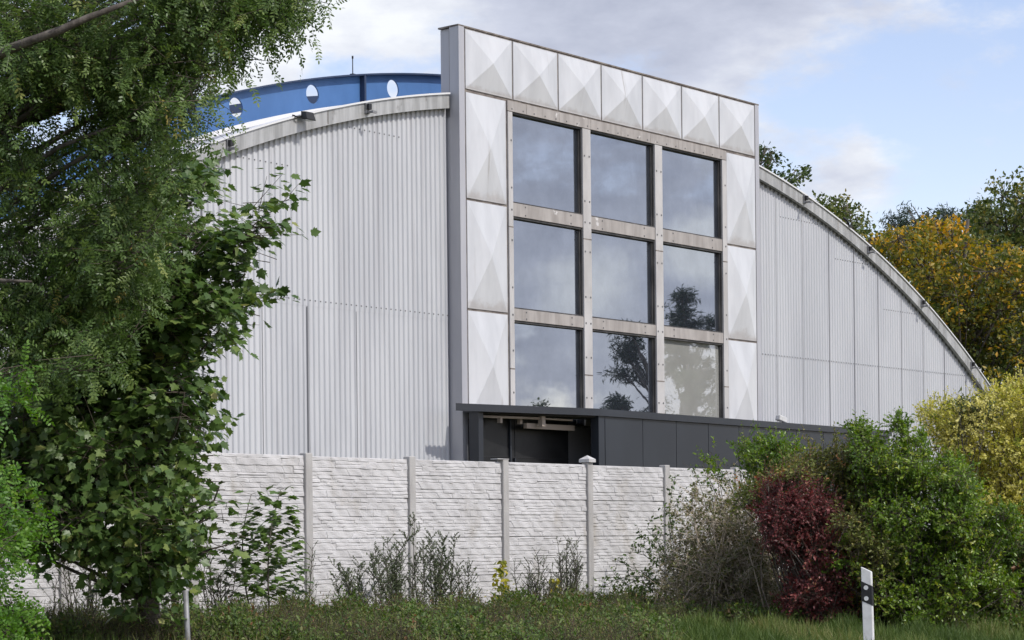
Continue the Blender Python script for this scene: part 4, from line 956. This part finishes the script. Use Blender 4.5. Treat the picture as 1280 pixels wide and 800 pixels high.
# ------------------------------------------------------------------ trees behind the hall
def far_tree(name, label, seed, poly, Z, thick, n, clumps, cr, leaf, size, stem, group='trees behind the hall', hue=None, tpl=SMALL, per=7, spread=.5, low=.3, flat=.8, r0=.25, top=None, **kw):
    r = np.random.default_rng(seed); b = base_at(stem, 640, Z); t = thing(name, label, 'tree', b, group=group)
    sc = Scatter(); P, k, Cn = crown_points(r, poly, Z, thick, n, clumps, cr)
    hues = None if hue is None else hue(P, r)
    spray_clump(r, sc, P, Cn[k], size, per, spread, tpl, hues=hues, flat=flat, **kw)
    A_ = Cn[k]; sel = r.random(len(P)) < .3; sc.sticks(A_[sel], P[sel], .02, .008)
    mb = MB(); ty = min(p[1] for p in poly) + 12 if top is None else top; woody(r, mb, b, W(stem, ty, Z), Cn, r0, None, .02, low)
    finish(t, sc, mb, b, LM[leaf], M['bark']); return t
def autumn_hue(P, r):        # the outer and upper twigs of this tree have turned first
    z = (P[:, 2] - P[:, 2].min()) / (np.ptp(P[:, 2]) + 1e-6)
    return np.clip(.09 + .52 * z ** 1.9 + r.normal(0, .18, len(P)), 0, 1)
far_tree('hornbeam', 'broad hornbeam turning orange and yellow just right of the arched roof', 201,
         [(1062, 330), (1082, 300), (1104, 296), (1118, 284), (1140, 288), (1160, 270), (1176, 282), (1196, 262), (1206, 290), (1228, 296), (1244, 312), (1262, 306), (1280, 318), (1340, 320), (1340, 620), (1180, 620), (1150, 480), (1090, 380)], 76, 8, 5200, 160, 1.3, 'autumn', .18, 1210, hue=autumn_hue, per=8, spread=.42)
far_tree('oak_tree', 'tall dark green oak behind the orange hornbeam at the right edge', 202,
         [(1190, 300), (1196, 270), (1216, 262), (1226, 240), (1246, 228), (1254, 214), (1275, 214), (1300, 220), (1350, 240), (1350, 420), (1220, 420)], 90, 8, 1500, 70, 1.3, 'oak', .22, 1290, rmean=.6)
far_tree('pine_tree', 'dark pine with tiered branches showing above the orange hornbeam', 203,
         [(1098, 284), (1104, 264), (1122, 272), (1136, 254), (1160, 262), (1172, 258), (1200, 268), (1206, 300), (1180, 320), (1110, 300)], 96, 5, 330, 34, .8, 'pine', .26, 1160, tpl=NARROW, per=12, spread=.5)
far_tree('pine_tree', 'tall dark pine branches behind the oak at the right edge', 207,
         [(1205, 266), (1222, 250), (1240, 262), (1250, 282), (1210, 296)], 99, 4, 100, 16, .6, 'pine', .26, 1230, tpl=NARROW, per=10, spread=.5)
far_tree('ash_tree', 'rounded olive green tree crown over the upper right arch', 204,
         [(1006, 262), (1020, 248), (1040, 244), (1056, 246), (1070, 258), (1086, 272), (1096, 296), (1096, 330), (1060, 340)], 84, 5, 520, 36, .8, 'oak', .18, 1058, rmean=.62)
far_tree('oak_tree', 'dark open oak crown beside the right edge of the white tower', 205,
         [(930, 190), (946, 184), (962, 184), (974, 196), (970, 210), (986, 204), (1002, 202), (1010, 218), (1004, 236), (990, 244), (930, 240)], 82, 4, 190, 34, .5, 'oak', .17, 965, rmean=.25, spread=.35, per=7)
# darker wood closing the gap low down behind the hornbeam
far_tree('beech_tree', 'dark beech low behind the hornbeam and yellow shrub at right', 206,
         [(1150, 400), (1230, 380), (1360, 380), (1360, 640), (1180, 640)], 84, 6, 900, 50, 1.3, 'oak', .2, 1280, rmean=.45)

# trees across the road to the right: outside the frame, seen only as reflections in the window panes
def side_tree(name, label, seed, x, y, h, w, leaf, n, tpl, size, lowf=.15, hang=1.0, clumps=34, per=8):
    r = np.random.default_rng(seed); b = np.array([x, y, gz_xy(x, y)]); t = thing(name, label, 'tree', b, group='trees mirrored in the panes')
    Cn = []
    for i in range(clumps):
        f = r.uniform(lowf, 1); a = r.uniform(0, 6.28); rad = w * (1 - f) ** .7 * r.uniform(.3, 1) if hang else w * math.sin(math.pi * min(.97, .1 + .85 * f)) * r.uniform(.2, 1)
        Cn.append(b + np.array([math.cos(a) * rad, math.sin(a) * rad, h * f]))
    Cn = np.array(Cn); sc = Scatter(); k = r.integers(0, clumps, n); P = Cn[k] + rvec(r, n) * r.random((n, 1)) * w * .28 * np.array([1, 1, .5])
    spray_clump(r, sc, P, Cn[k], size, per, .3, tpl, rmean=.3)
    mb = MB(); woody(r, mb, b, b + np.array([0, 0, h]), Cn, .22, None, .03, .1); finish(t, sc, mb, b, LM[leaf], M['bark'])

side_tree('mirrored_pine', 'tall loose conifer across the road mirrored in the lower middle window', 301, 26.8, 50.0, 8.1, 1.7, 'pine', 620, NARROW, .21, .12, per=14)
side_tree('mirrored_pine', 'conifer top with tiered branches mirrored in the right hand middle window', 302, 42.5, 56.0, 11.3, 1.9, 'pine', 620, NARROW, .24, .3, per=14)
side_tree('mirrored_pine', 'smaller conifer top mirrored right of the taller one in the middle window', 305, 43.3, 57.3, 10.2, 1.7, 'pine', 480, NARROW, .24, .3, per=14)
side_tree('mirrored_birch', 'pale grey green bushy tree mirrored in the lower right window', 303, 27.9, 52.2, 7.0, 1.6, 'mug', 420, SMALL, .10, 0.1, 0)
side_tree('mirrored_bush', 'small round tree top mirrored in the lower left window', 304, 40.0, 49.7, 6.6, 1.5, 'oak', 700, SMALL, .13, .2, 0)
